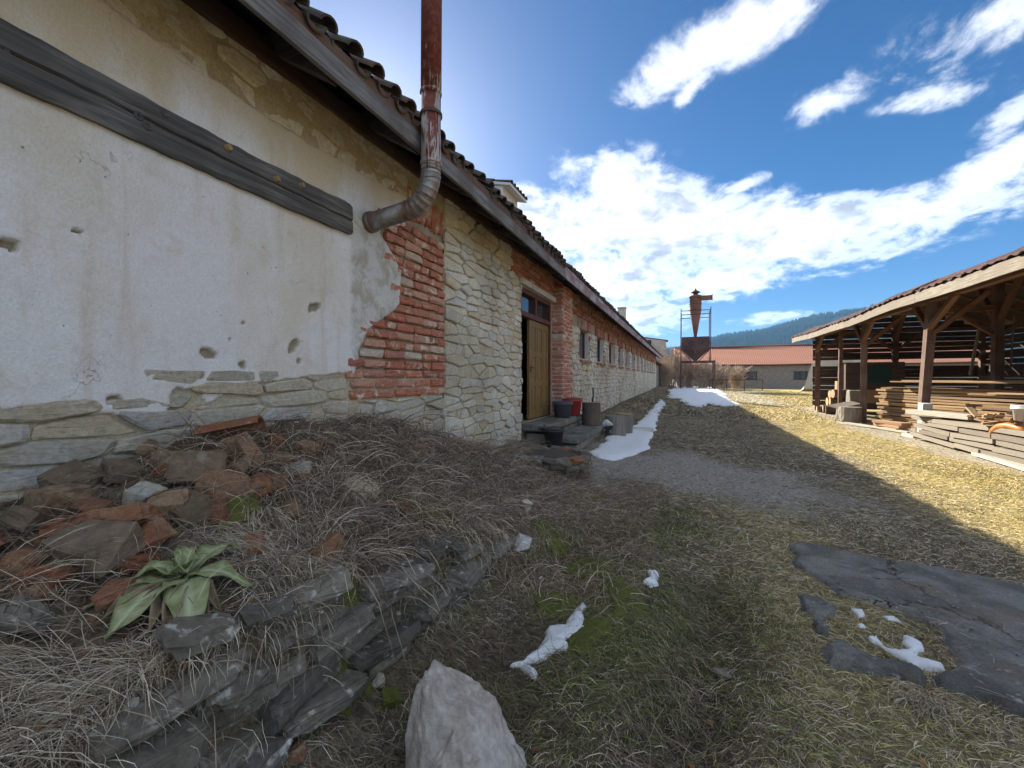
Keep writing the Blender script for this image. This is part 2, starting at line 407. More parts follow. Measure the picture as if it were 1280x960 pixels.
c = n.mix(1.0, c, n.ramp(fin, [(0.25, (0.88,) * 3), (0.75, (1.10,) * 3)]), 'MULTIPLY')
finish(n, c, 0.93, n.math('ADD', n.math('MULTIPLY', mid, 0.8), n.math('ADD', n.math('MULTIPLY', fin, 0.25), n.math('MULTIPLY', crack, -0.5))), 0.8, 0.016)

def mk_wood(name, stops, axis, grain=(0.35, 0.85), rough=0.8, weather=0.0, wcol=(0.30, 0.30, 0.31), gscale=1.0, vec='obj'):
    """axis: the direction the fibres run in"""
    n = material(name); v = offset(n, n.obj if vec == 'obj' else n.pos, 11.0)
    s = [26.0 * gscale] * 3; s['xyz'.index(axis)] = 1.3 * gscale
    g = n.noise(scaled(n, v, s), 1.0, 7, 0.62, 0.35); gf = n.noise(scaled(n, v, [k * 4 for k in s]), 1.0, 4, 0.6)
    k = n.noise(v, 2.6, 3, 0.5)
    base = n.ramp(n.rand, stops)
    c = n.mix(1.0, base, n.ramp(g, [(0.25, (grain[0],) * 3), (0.55, (grain[1],) * 3), (0.8, (1.2,) * 3)]), 'MULTIPLY')
    c = n.mix(1.0, c, n.ramp(gf, [(0.25, (0.78,) * 3), (0.75, (1.16,) * 3)]), 'MULTIPLY')
    if weather: c = n.mix(n.math('MULTIPLY', n.maprange(k, 0.40, 0.62), weather), c, wcol)
    finish(n, c, rough, n.math('ADD', g, n.math('MULTIPLY', gf, 0.4)), 0.65, 0.012)
OLD = [(0.0, (0.13, 0.115, 0.105)), (0.5, (0.17, 0.15, 0.135)), (1.0, (0.11, 0.10, 0.10))]
mk_wood('beam_wood', [(0.0, (0.25, 0.24, 0.23)), (1.0, (0.26, 0.245, 0.235))], 'y', (0.06, 0.75), 0.9, 0.6, (0.075, 0.07, 0.068), 1.5)
mk_wood('fascia_wood', [(0.0, (0.22, 0.215, 0.22)), (1.0, (0.28, 0.27, 0.275))], 'y', (0.3, 0.9), 0.85, 0.65, (0.10, 0.085, 0.075), 2.0)
mk_wood('paint_fascia', [(0.0, (0.40, 0.38, 0.42)), (1.0, (0.46, 0.43, 0.46))], 'y', (0.6, 0.95), 0.8, 0.75, (0.20, 0.09, 0.08), 0.7)
mk_wood('rafter_wood', OLD, 'x', (0.4, 0.9), 0.9)
mk_wood('plate_wood', [(0.0, (0.15, 0.075, 0.05)), (1.0, (0.18, 0.10, 0.07))], 'y', (0.35, 0.9), 0.9, 0.4, (0.11, 0.10, 0.09))
mk_wood('door_wood', [(0.0, (0.26, 0.16, 0.055)), (1.0, (0.30, 0.19, 0.07))], 'z', (0.55, 0.95), 0.5, 0.35, (0.20, 0.15, 0.08))
mk_wood('frame_wood', [(0.0, (0.13, 0.045, 0.03)), (1.0, (0.15, 0.055, 0.04))], 'z', (0.5, 0.95), 0.6, 0.4, (0.10, 0.06, 0.05))
POST = [(0.0, (0.15, 0.075, 0.05)), (0.5, (0.20, 0.11, 0.075)), (1.0, (0.16, 0.10, 0.08))]
mk_wood('post_wood', POST, 'z', (0.4, 0.9), 0.85, 0.35, (0.20, 0.17, 0.15))
mk_wood('brace_wood', [(0.0, (0.24, 0.12, 0.07)), (1.0, (0.20, 0.11, 0.075))], 'z', (0.5, 0.95), 0.85)
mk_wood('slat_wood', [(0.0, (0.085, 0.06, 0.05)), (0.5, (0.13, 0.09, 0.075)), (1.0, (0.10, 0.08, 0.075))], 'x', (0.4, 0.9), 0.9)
mk_wood('shed_fascia', [(0.0, (0.22, 0.19, 0.15)), (1.0, (0.26, 0.23, 0.185))], 'y', (0.35, 0.95), 0.8, 0.8, (0.18, 0.15, 0.12), 1.6)
PL = [(0.0, (0.38, 0.22, 0.10)), (0.2, (0.46, 0.30, 0.15)), (0.4, (0.28, 0.155, 0.08)), (0.55, (0.42, 0.27, 0.13)), (0.7, (0.54, 0.37, 0.19)), (0.85, (0.22, 0.13, 0.075)), (1.0, (0.34, 0.25, 0.17))]
mk_wood('plank_wood', PL, 'x', (0.45, 0.95), 0.8, 0.25, (0.22, 0.17, 0.13))
mk_wood('grey_plank', [(0.0, (0.21, 0.19, 0.16)), (0.5, (0.29, 0.255, 0.205)), (1.0, (0.14, 0.12, 0.10))], 'y', (0.55, 0.95), 0.85, 0.3, (0.20, 0.17, 0.14))
mk_wood('white_plank', [(0.0, (0.40, 0.37, 0.31)), (1.0, (0.46, 0.43, 0.37))], 'y', (0.75, 0.97), 0.8)
mk_wood('log_bark', [(0.0, (0.10, 0.07, 0.05)), (1.0, (0.16, 0.12, 0.09))], 'z', (0.3, 0.9), 0.95, 0.3, (0.22, 0.19, 0.16))
mk_wood('log_end', [(0.0, (0.40, 0.26, 0.12)), (0.5, (0.50, 0.34, 0.16)), (1.0, (0.34, 0.24, 0.15))], 'x', (0.75, 0.95), 0.85)
mk_wood('grey_log', [(0.0, (0.25, 0.225, 0.20)), (1.0, (0.30, 0.27, 0.24))], 'z', (0.45, 0.92), 0.95)
mk_wood('twig_wood', [(0.0, (0.16, 0.12, 0.10)), (1.0, (0.24, 0.20, 0.17))], 'z', (0.7, 0.95), 0.9)

# stove pipe: red-brown paint flaking from zinc
n = material('red_pipe'); v = n.pos
a = n.noise(scaled(n, v, (9, 9, 1.6)), 2.4, 7, 0.68, 0.4); b = n.noise(v, 22.0, 5, 0.6)
c = n.mix(n.maprange(b, 0.4, 0.65), (0.14, 0.032, 0.022), (0.20, 0.065, 0.04))
zs = n.n('ShaderNodeSeparateXYZ'); n.link(v, zs.inputs[0])
low = n.maprange(zs.outputs[2], 4.3, 3.0, -0.10, 0.10)
fl = n.maprange(n.math('ADD', a, low), 0.54, 0.60)
c = n.mix(fl, c, (0.40, 0.36, 0.33))
finish(n, c, n.mix(fl, (0.55,) * 3, (0.45,) * 3), n.math('MULTIPLY', fl, -1.0), 0.3, 0.003, 0.25)
n = material('zinc'); a = n.noise(n.pos, 12.0, 6, 0.65); b = n.noise(n.pos, 3.5, 4, 0.6)
c = n.mix(n.maprange(a, 0.4, 0.65), (0.36, 0.35, 0.34), (0.24, 0.21, 0.19))
c = n.mix(n.math('MULTIPLY', n.maprange(b, 0.5, 0.66), 0.7), c, (0.22, 0.13, 0.09))
finish(n, c, 0.5, a, 0.2, 0.004, 0.65)
def mk_metal(name, ca, cb, cc, sc=3.0, metal=0.2, rough=0.75):
    n = material(name); a = n.noise(n.pos, sc, 7, 0.66, 0.4); b = n.noise(n.pos, sc * 5, 4, 0.6)
    c = n.mix(n.maprange(a, 0.38, 0.62), ca, cb); c = n.mix(n.math('MULTIPLY', n.maprange(b, 0.5, 0.7), 0.6), c, cc)
    finish(n, c, rough, a, 0.3, 0.01, metal)
mk_metal('rust_red', (0.17, 0.085, 0.072), (0.23, 0.125, 0.105), (0.11, 0.055, 0.045), 1.1)
mk_metal('rust_dark', (0.075, 0.045, 0.05), (0.12, 0.07, 0.06), (0.05, 0.035, 0.035), 1.1)
mk_metal('iron', (0.10, 0.08, 0.07), (0.16, 0.09, 0.06), (0.06, 0.05, 0.05), 20.0, 0.5)

def mk_tile(name, stops, moss, mcol=(0.12, 0.12, 0.08)):
    n = material(name); v = offset(n, n.pos, 13.0); a = n.noise(v, 12.0, 6, 0.65)
    c = n.mix(n.math('MULTIPLY', n.maprange(a, 0.42, 0.62), moss), n.ramp(n.rand, stops), mcol)
    c = n.mix(1.0, c, n.ramp(n.noise(v, 50.0, 4, 0.6), [(0.25, (0.75,) * 3), (0.75, (1.2,) * 3)]), 'MULTIPLY')
    finish(n, c, 0.92, a, 0.6, 0.012)
mk_tile('old_tile', [(0.0, (0.07, 0.062, 0.06)), (0.5, (0.11, 0.08, 0.07)), (0.8, (0.10, 0.095, 0.085)), (1.0, (0.16, 0.09, 0.07))], 0.75, (0.085, 0.085, 0.06))
mk_tile('shed_tile', [(0.0, (0.13, 0.075, 0.075)), (0.5, (0.18, 0.10, 0.09)), (1.0, (0.11, 0.075, 0.08))], 0.35, (0.10, 0.08, 0.08))
mk_tile('far_tile', [(0.0, (0.20, 0.09, 0.07)), (0.5, (0.25, 0.12, 0.095)), (1.0, (0.16, 0.075, 0.062))], 0.6, (0.18, 0.125, 0.10))

# snow, concrete, glass, plastics
n = material('snow'); a = n.noise(n.pos, 24.0, 6, 0.65); b = n.noise(n.pos, 5.0, 4, 0.6)
c = n.mix(n.math('MULTIPLY', n.maprange(n.noise(n.pos, 40.0, 4, 0.7), 0.56, 0.70), 0.40), (0.80, 0.82, 0.84), (0.48, 0.44, 0.38))
finish(n, c, 0.6, n.math('ADD', b, n.math('MULTIPLY', a, 0.5)), 0.45, 0.03)
n.bsdf.inputs['Subsurface Weight'].default_value = 0.0
n = material('concrete'); a = n.noise(n.pos, 3.5, 7, 0.66, 0.3); b = n.noise(n.pos, 75.0, 4, 0.6); d = n.noise(n.pos, 28.0, 4, 0.6)
c = n.mix(n.maprange(a, 0.38, 0.64), (0.135, 0.13, 0.118), (0.25, 0.24, 0.215))
cv = n.n('ShaderNodeTexVoronoi', feature='DISTANCE_TO_EDGE', inp={'Scale': 1.15}); n.link(n.n('ShaderNodeVectorMath', operation='ADD', inp={0: n.pos, 1: n.n('ShaderNodeVectorMath', operation='SCALE', inp={0: n.noise(n.pos, 4.0, 6, 0.65, 0, 'Color'), 'Scale': 0.5}).outputs[0]}).outputs[0], cv.inputs['Vector'])
ck = n.math('MULTIPLY', n.maprange(cv.outputs['Distance'], 0.012, 0.002), n.maprange(n.noise(n.pos, 1.7, 3, 0.5), 0.46, 0.54))
c = n.mix(ck, c, (0.035, 0.032, 0.028))
c = n.mix(n.maprange(d, 0.64, 0.70), c, (0.32, 0.31, 0.28)); c = n.mix(n.math('MULTIPLY', n.maprange(n.noise(n.pos, 1.3, 4, 0.6), 0.5, 0.66), 0.5), c, (0.09, 0.085, 0.075))
c = n.mix(n.math('MULTIPLY', n.maprange(n.noise(n.pos, 2.3, 6, 0.7, 0.4), 0.52, 0.66), 0.7), c, (0.22, 0.175, 0.115))
c = n.mix(n.maprange(n.noise(n.pos, 16.0, 5, 0.7), 0.60, 0.68), c, (0.34, 0.33, 0.30))
c = n.mix(1.0, c, n.ramp(b, [(0.25, (0.7,) * 3), (0.75, (1.25,) * 3)]), 'MULTIPLY')
finish(n, c, 0.9, n.math('ADD', n.math('ADD', n.math('ADD', a, d), b), n.math('MULTIPLY', ck, -2.5)), 0.8, 0.014)
n = material('glass'); finish(n, (0.03, 0.04, 0.05), 0.06, None, spec=0.6)
def plain(name, col, rough=0.6, var=0.15, sc=25.0, spec=0.3):
    n = material(name); a = n.noise(n.pos, sc, 5, 0.6)
    finish(n, n.mix(n.math('MULTIPLY', a, 1.0), [k * (1 - var) for k in col], [k * (1 + var) for k in col]), rough, a, 0.15, 0.004, 0.0, spec)
plain('grey_plastic', (0.11, 0.12, 0.14), 0.55); plain('red_plastic', (0.42, 0.06, 0.05), 0.5); plain('black_plastic', (0.05, 0.055, 0.065), 0.5)
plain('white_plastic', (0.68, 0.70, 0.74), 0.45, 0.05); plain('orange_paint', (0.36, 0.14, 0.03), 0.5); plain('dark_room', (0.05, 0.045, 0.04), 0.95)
plain('white_cloth', (0.62, 0.61, 0.58), 0.9); plain('black_cloth', (0.03, 0.03, 0.032), 0.9); plain('whitewash', (0.68, 0.665, 0.64), 0.9, 0.12, 4.0)
plain('green_paint', (0.02, 0.06, 0.05), 0.5); plain('soil_clod', (0.09, 0.075, 0.06), 0.95, 0.5, 60.0); plain('cardboard', (0.35, 0.22, 0.13), 0.9)
plain('pale_wall', (0.44, 0.40, 0.35), 0.95, 0.4, 1.4); plain('far_stone', (0.28, 0.25, 0.22), 0.95, 0.5, 3.0); plain('shrub_bark', (0.46, 0.36, 0.28), 0.9, 0.25, 2.0)
plain('moss', (0.11, 0.12, 0.025), 0.95, 0.55, 90.0)

# blades and twigs carry their own colour
n = material('blades')
t = n.n('ShaderNodeAttribute', attribute_name='tint').outputs['Color']
finish(n, t, 0.8, spec=0.2)
n = material('stems'); finish(n, n.n('ShaderNodeAttribute', attribute_name='tint').outputs['Color'], 0.85, spec=0.2)

# land: soil and thatch, with attributes for bare, mossy and pale dry turf, painted brighter on the sunlit side
n = material('land')
bare = n.n('ShaderNodeAttribute', attribute_name='bare').outputs['Fac']; moss = n.n('ShaderNodeAttribute', attribute_name='moss').outputs['Fac']; pale = n.n('ShaderNodeAttribute', attribute_name='pale').outputs['Fac']
a = n.noise(n.pos, 2.6, 7, 0.66, 0.3); b = n.noise(n.pos, 22.0, 6, 0.68, 0.5); f = n.noise(n.pos, 120.0, 4, 0.62)
far = n.noise(n.pos, 0.5, 5, 0.6)
turf = n.mix(n.maprange(b, 0.35, 0.66), (0.10, 0.08, 0.05), (0.28, 0.23, 0.15))
sunlit_hay = n.mix(n.maprange(b, 0.35, 0.66), (0.40, 0.31, 0.12), (0.56, 0.455, 0.19))  # dry yellow turf, sunlight put into its colour
c = n.mix(pale, turf, sunlit_hay)
c = n.mix(n.math('MULTIPLY', n.maprange(a, 0.50, 0.68), 0.45), c, (0.12, 0.094, 0.062))
c = n.mix(n.math('MULTIPLY', moss, n.maprange(n.math('ADD', b, n.math('MULTIPLY', a, 0.4)), 0.60, 0.80)), c, (0.16, 0.175, 0.04))
wet = n.n('ShaderNodeAttribute', attribute_name='wet').outputs['Fac']
c = n.mix(n.math('MULTIPLY', wet, 0.8), c, (0.065, 0.05, 0.035))
gravel = n.mix(n.maprange(b, 0.36, 0.66), (0.28, 0.255, 0.215), (0.47, 0.43, 0.37))
c = n.mix(bare, c, gravel)
c = n.mix(1.0, c, n.ramp(f, [(0.25, (0.68,) * 3), (0.75, (1.3,) * 3)]), 'MULTIPLY')
finish(n, c, 0.95, n.math('ADD', b, n.math('MULTIPLY', f, 0.6)), 0.9, 0.03)

# mullein leaf
n = material('mullein_leaf'); v = offset(n, n.obj, 5.0)
lf = n.n('ShaderNodeAttribute', attribute_name='vein').outputs['Fac']
a = n.noise(v, 22.0, 5, 0.6)
c = n.mix(n.maprange(a, 0.35, 0.65), (0.21, 0.245, 0.10), (0.31, 0.335, 0.16)); c = n.mix(n.maprange(n.noise(v, 6.0, 5, 0.65), 0.56, 0.70), c, (0.33, 0.31, 0.16))
c = n.mix(lf, c, (0.50, 0.54, 0.34)); finish(n, c, 0.75, a, 0.5, 0.006)
n = material('dry_leaf'); a = n.noise(offset(n, n.obj, 5.0), 16.0, 5, 0.6)
finish(n, n.mix(n.maprange(a, 0.35, 0.65), (0.17, 0.125, 0.075), (0.32, 0.25, 0.16)), 0.85, a, 0.5, 0.006)

# distance
n = material('hill_wood'); a = n.noise(n.pos, 0.02, 6, 0.65); b = n.noise(n.pos, 0.11, 4, 0.6)
finish(n, n.mix(n.maprange(n.math('ADD', a, n.math('MULTIPLY', b, 0.4)), 0.55, 0.85), (0.010, 0.018, 0.012), (0.024, 0.030, 0.018)), 1.0, spec=0.0)

# ================================================================== LAND
def in_poly(X, Y, poly):
    X = np.asarray(X); Y = np.asarray(Y); ins = np.zeros(X.shape, bool); n = len(poly)
    for i in range(n):
        x1, y1 = poly[i]; x2, y2 = poly[(i + 1) % n]
        if y1 == y2: continue
        c = ((y1 > Y) != (y2 > Y)) & (X < (x2 - x1) * (Y - y1) / (y2 - y1) + x1); ins ^= c
    return ins
def poly_sdf(X, Y, poly):
    """signed distance to a polygon, positive inside"""
    X = np.asarray(X, float); Y = np.asarray(Y, float); d = np.full(X.shape, 1e9); n = len(poly)
    for i in range(n):
        x1, y1 = poly[i]; x2, y2 = poly[(i + 1) % n]; ex, ey = x2 - x1, y2 - y1; L = ex * ex + ey * ey + 1e-12
        t = np.clip(((X - x1) * ex + (Y - y1) * ey) / L, 0, 1); d = np.minimum(d, np.hypot(X - x1 - t * ex, Y - y1 - t * ey))
    return np.where(in_poly(X, Y, poly), d, -d)

BARE = [on_ground(*p) for p in [(690, 592), (722, 560), (770, 556), (830, 566), (900, 574), (985, 590), (1075, 628), (1000, 636), (900, 622), (800, 606), (740, 604)]]
FARBARE = [(1.0, 30), (4.8, 22), (5.2, 30), (6.0, 44), (3.0, 46), (0.5, 42)]
SHEDBARE = [(5.0, 5), (6.0, 5), (6.2, 24), (4.9, 24), (4.3, 16), (4.2, 10)]
def bare_amount(X, Y):
    nz = 0.45 * fbm(X, Y, 1.4, 4, 31)
    b = sstep(-0.45, 0.5, poly_sdf(X, Y, BARE) + nz * 1.5)
    b = np.maximum(b, 0.75 * sstep(-0.6, 0.6, poly_sdf(X, Y, FARBARE) + 2.5 * nz))
    b = np.maximum(b, 0.85 * sstep(-0.2, 0.3, poly_sdf(X, Y, SHEDBARE) + nz))
    return b
def moss_amount(X, Y):
    m = np.exp(-((X + 0.25) / 0.75) ** 2 - ((Y - 2.6) / 1.5) ** 2) + 0.7 * np.exp(-((X + 0.4) / 0.5) ** 2 - ((Y - 4.2) / 0.9) ** 2) + 0.6 * np.exp(-((X + 1.3) / 0.4) ** 2 - ((Y - 2.3) / 0.5) ** 2)
    m = m + 0.35 * np.exp(-((X - 2.2) / 0.5) ** 2 - ((Y - 1.9) / 0.5) ** 2)
    return np.clip(m, 0, 1) * sstep(-0.35, 0.35, fbm(X, Y, 2.2, 4, 41) + 0.12)
def pale_amount(X, Y):  # follows the sunlit side of the yard, plus a beige strip
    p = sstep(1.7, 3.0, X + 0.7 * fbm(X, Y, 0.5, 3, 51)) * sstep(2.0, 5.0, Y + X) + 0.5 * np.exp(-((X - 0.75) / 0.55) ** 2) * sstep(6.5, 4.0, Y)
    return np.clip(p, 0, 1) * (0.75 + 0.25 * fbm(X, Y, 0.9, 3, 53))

def grow(a, b, step, hi, f=1.09):
    out = list(np.arange(a, b, step)); s = step
    while out[-1] < hi: s *= f; out.append(out[-1] + s)
    return np.array(out)
gx = np.concatenate([-grow(2.7, 2.71, 0.4, 4500, 1.25)[::-1], grow(-2.66, 3.2, 0.03, 4500, 1.075)])
gy = np.concatenate([-grow(0.6, 0.61, 0.3, 400, 1.4)[::-1], grow(-0.5, 5.6, 0.03, 4500, 1.055)])
GX, GY = np.meshgrid(gx, gy)
GZ = ground_z(GX, GY)
nx_, ny_ = len(gx), len(gy)
idx = np.arange(nx_ * ny_).reshape(ny_, nx_)
Fq = np.stack([idx[:-1, :-1].ravel(), idx[:-1, 1:].ravel(), idx[1:, 1:].ravel(), idx[1:, :-1].ravel()], 1)
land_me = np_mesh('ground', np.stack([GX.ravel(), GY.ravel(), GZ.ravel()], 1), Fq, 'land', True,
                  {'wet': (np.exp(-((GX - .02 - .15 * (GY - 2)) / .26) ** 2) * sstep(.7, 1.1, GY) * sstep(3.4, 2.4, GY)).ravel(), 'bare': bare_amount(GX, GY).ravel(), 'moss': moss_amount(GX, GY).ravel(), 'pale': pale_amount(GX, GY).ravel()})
structure(link('ground', land_me))

# ================================================================== LONG BUILDING
import bmesh
bld = thing('long_building', 'long low stone and brick building with tiled roof along the left side of the yard', 'building', (WX, 6.0, 0.0))
def world_of(o):
    loc = Matrix.Translation(o.location) @ o.rotation_euler.to_matrix().to_4x4() @ Matrix.Diagonal((*o.scale, 1.0))
    return loc if o.parent is None else world_of(o.parent) @ o.matrix_parent_inverse @ loc
def sub(o, parent):
    """make o a part of parent and keep it where it stands"""
    o.parent = parent; o.matrix_parent_inverse = world_of(parent).inverted(); return o

DY0, DY1, DZ0, DZ1 = 6.52, 8.24, 0.60, 2.88            # door opening with its fanlight
WIN = [(10.6 + 2.25 * i, 11.75 + 2.25 * i) for i in range(13)]
WZ0, WZ1 = 1.84, 2.62
core = MB(); T = 0.5; fx = WX - 0.026
def wb(y0, y1, z0, z1): core.box(fx - T / 2, (y0 + y1) / 2, (z0 + z1) / 2, T, y1 - y0, z1 - z0)
wb(-3.0, DY0, -0.4, 3.5); wb(DY0, DY1, -0.4, DZ0); wb(DY0, DY1, DZ1, 3.5)
yprev = DY1
for a, b in WIN:
    wb(yprev, a, -0.4, 3.5); wb(a, b, -0.4, WZ0); wb(a, b, WZ1, 3.5); yprev = b
wb(yprev, 40.5, -0.4, 3.5)
wall = sub(core.build('wall', 'mortar'), bld)
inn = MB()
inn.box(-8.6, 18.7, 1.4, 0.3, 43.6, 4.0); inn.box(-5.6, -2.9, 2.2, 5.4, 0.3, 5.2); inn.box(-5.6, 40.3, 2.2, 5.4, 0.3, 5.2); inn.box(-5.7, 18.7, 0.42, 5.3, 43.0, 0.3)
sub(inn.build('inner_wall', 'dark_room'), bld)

# ---- irregular masonry: jittered rows of seeds, flat-stretched cells, mortar joints between
def clip(poly, nx, ny, d):
    out = []; n = len(poly)
    for i in range(n):
        p, q = poly[i], poly[(i + 1) % n]; a = p[0] * nx + p[1] * ny - d; b = q[0] * nx + q[1] * ny - d
        if a <= 0: out.append(p)
        if (a < 0 < b) or (b < 0 < a):
            t = a / (a - b); out.append((p[0] + (q[0] - p[0]) * t, p[1] + (q[1] - p[1]) * t))
    return out
def masonry(y0, y1, z0, z1, hr, wr, ay=2.0, joint=0.012):
    """list of polygons [(y,z)...] filling the rectangle"""
    seeds = []; z = z0
    while z < z1:
        h = rnd.uniform(*hr); y = y0 + rnd.uniform(0, wr[0])
        while y < y1:
            w = rnd.uniform(*wr) * rnd.choice((0.6, 1.0, 1.0, 1.35)); seeds.append((y + w / 2, z + h / 2 + rnd.uniform(-.28, .28) * h)); y += w
        z += h
    S = np.array(seeds) * np.array([1.0, ay]); cells = []
    for i in range(len(S)):
        d2 = ((S - S[i]) ** 2).sum(1); nb = np.argsort(d2)[1:15]
        poly = [(y0, z0 * ay), (y1, z0 * ay), (y1, z1 * ay), (y0, z1 * ay)]
        for k in nb:
            nx, ny = S[k] - S[i]; L = math.hypot(nx, ny)
            if L < 1e-6: continue
            nx /= L; ny /= L; m = (S[k] + S[i]) / 2
            j = joint * (abs(nx) + abs(ny) * ay) * rnd.uniform(0.25, 0.75)
            poly = clip(poly, nx, ny, m[0] * nx + m[1] * ny - j)
            if len(poly) < 3: break
        if len(poly) >= 3: cells.append([(p[0], p[1] / ay) for p in poly])
    return cells
def roundoff(poly, jit=0.006):
    out = []; n = len(poly)
    for i in range(n):
        p, q = poly[i], poly[(i + 1) % n]; L = math.hypot(q[0] - p[0], q[1] - p[1])
        if L < 0.02: out.append(((p[0] + q[0]) / 2, (p[1] + q[1]) / 2)); continue
        c = min(0.24, 0.009 / L + 0.025)
        for t in ((c, 1 - c) if L < 0.14 else (c, 0.5 + rnd.uniform(-.1, .1), 1 - c)):
            out.append((p[0] + (q[0] - p[0]) * t + rnd.uniform(-jit, jit), p[1] + (q[1] - p[1]) * t + rnd.uniform(-jit, jit)))
    return out
def area(p): return 0.5 * sum(p[i][0] * p[(i + 1) % len(p)][1] - p[(i + 1) % len(p)][0] * p[i][1] for i in range(len(p)))
def stone_shape(poly, proud=0.012, bulge=0.014, back=0.05, X=WX):
    """a stone set in the wall, its face towards +X"""
    n = len(poly); cy = sum(p[0] for p in poly) / n; cz = sum(p[1] for p in poly) / n
    x0 = X + proud * rnd.uniform(-0.2, 1.7); ty, tz = rnd.uniform(-.07, .07), rnd.uniform(-.10, .10)
    f = lambda y, z: ty * (y - cy) + tz * (z - cz)
    vs = []
    for (y, z) in poly: vs.append((X - back, y, z))
    for (y, z) in poly: vs.append((x0 + f(y, z) - 0.006, y, z))
    k = 0.86
    for (y, z) in poly:
        yy, zz = cy + (y - cy) * k, cz + (z - cz) * (k - 0.04); vs.append((x0 + f(yy, zz) + bulge * rnd.uniform(0.5, 1.0), yy, zz))
    vs.append((x0 + bulge * rnd.uniform(0.5, 1.1), cy, cz))
    fs = []
    for r in (0, 1):
        for i in range(n): j = (i + 1) % n; fs.append((r * n + i, r * n + j, (r + 1) * n + j, (r + 1) * n + i))
    for i in range(n): fs.append((2 * n + i, 2 * n + (i + 1) % n, 3 * n))
    return vs, fs
def stone_obj(poly, mat, parent, **kw):
    vs, fs = stone_shape(poly, **kw); c = Vector(vs[-1])
    me = MB().add([Vector(v) - c for v in vs], fs).mesh('stone', mat)
    return sub(link('stone', me, None, 0, c), parent)

cells = []
def collect(cs, mat, **kw):
    for c in cs:
        if abs(area(c)) < 0.0012: continue
        c = c if area(c) > 0 else c[::-1]
        cy = sum(p[0] for p in c) / len(c); cz = sum(p[1] for p in c) / len(c)
        if max(p[1] for p in c) < gz(WX + 0.1, cy) - 0.06: continue
        cells.append((abs(area(c)) * WX ** 2 / (cy ** 2 + WX ** 2) ** 1.5 * (0.25 if cy < 0.5 else 1), c, mat, kw))
collect(masonry(-0.4, 2.64, 0.55, 1.40, (0.05, 0.12), (0.22, 0.58), 3.6, 0.008), 'slate_stone', proud=0.012, bulge=0.010)
collect(masonry(2.64, 4.10, 0.40, 1.16, (0.08, 0.15), (0.20, 0.42), 2.0), 'slate_stone')
collect(masonry(4.11, 6.49, 0.10, 3.36, (0.07, 0.16), (0.15, 0.42), 2.4, 0.009), 'wall_stone', proud=0.018, bulge=0.010)
collect(masonry(-0.2, 3.45, 3.02, 3.36, (0.10, 0.16), (0.18, 0.36), 1.7), 'wall_stone', proud=0.004, bulge=0.012)
cells.sort(key=lambda c: -c[0])
for s, c, m, kw in cells[:296]: stone_obj(roundoff(c), m, wall, **kw)
rest = MB()
for s, c, m, kw in cells[296:]: rest.add(*stone_shape(roundoff(c), **kw), col=rnd.random())
far_cells = masonry(9.12, 40.4, 0.05, 1.80, (0.08, 0.16), (0.16, 0.38), 2.0, 0.012)
edges = [9.12] + [e for w_ in WIN for e in (w_[0] - 0.06, w_[1] + 0.06)] + [40.4]
for a, b in zip(edges[0::2], edges[1::2]): far_cells += masonry(a, b, 1.80, 2.62, (0.10, 0.17), (0.16, 0.34), 1.6, 0.016)
for c in far_cells:
    if abs(area(c)) < 0.002: continue
    c = c if area(c) > 0 else c[::-1]; rest.add(*stone_shape(roundoff(c), proud=0.018, bulge=0.014, back=0.03), col=rnd.random())
stuff(sub(rest.build('stonework', 'wall_stone'), wall))

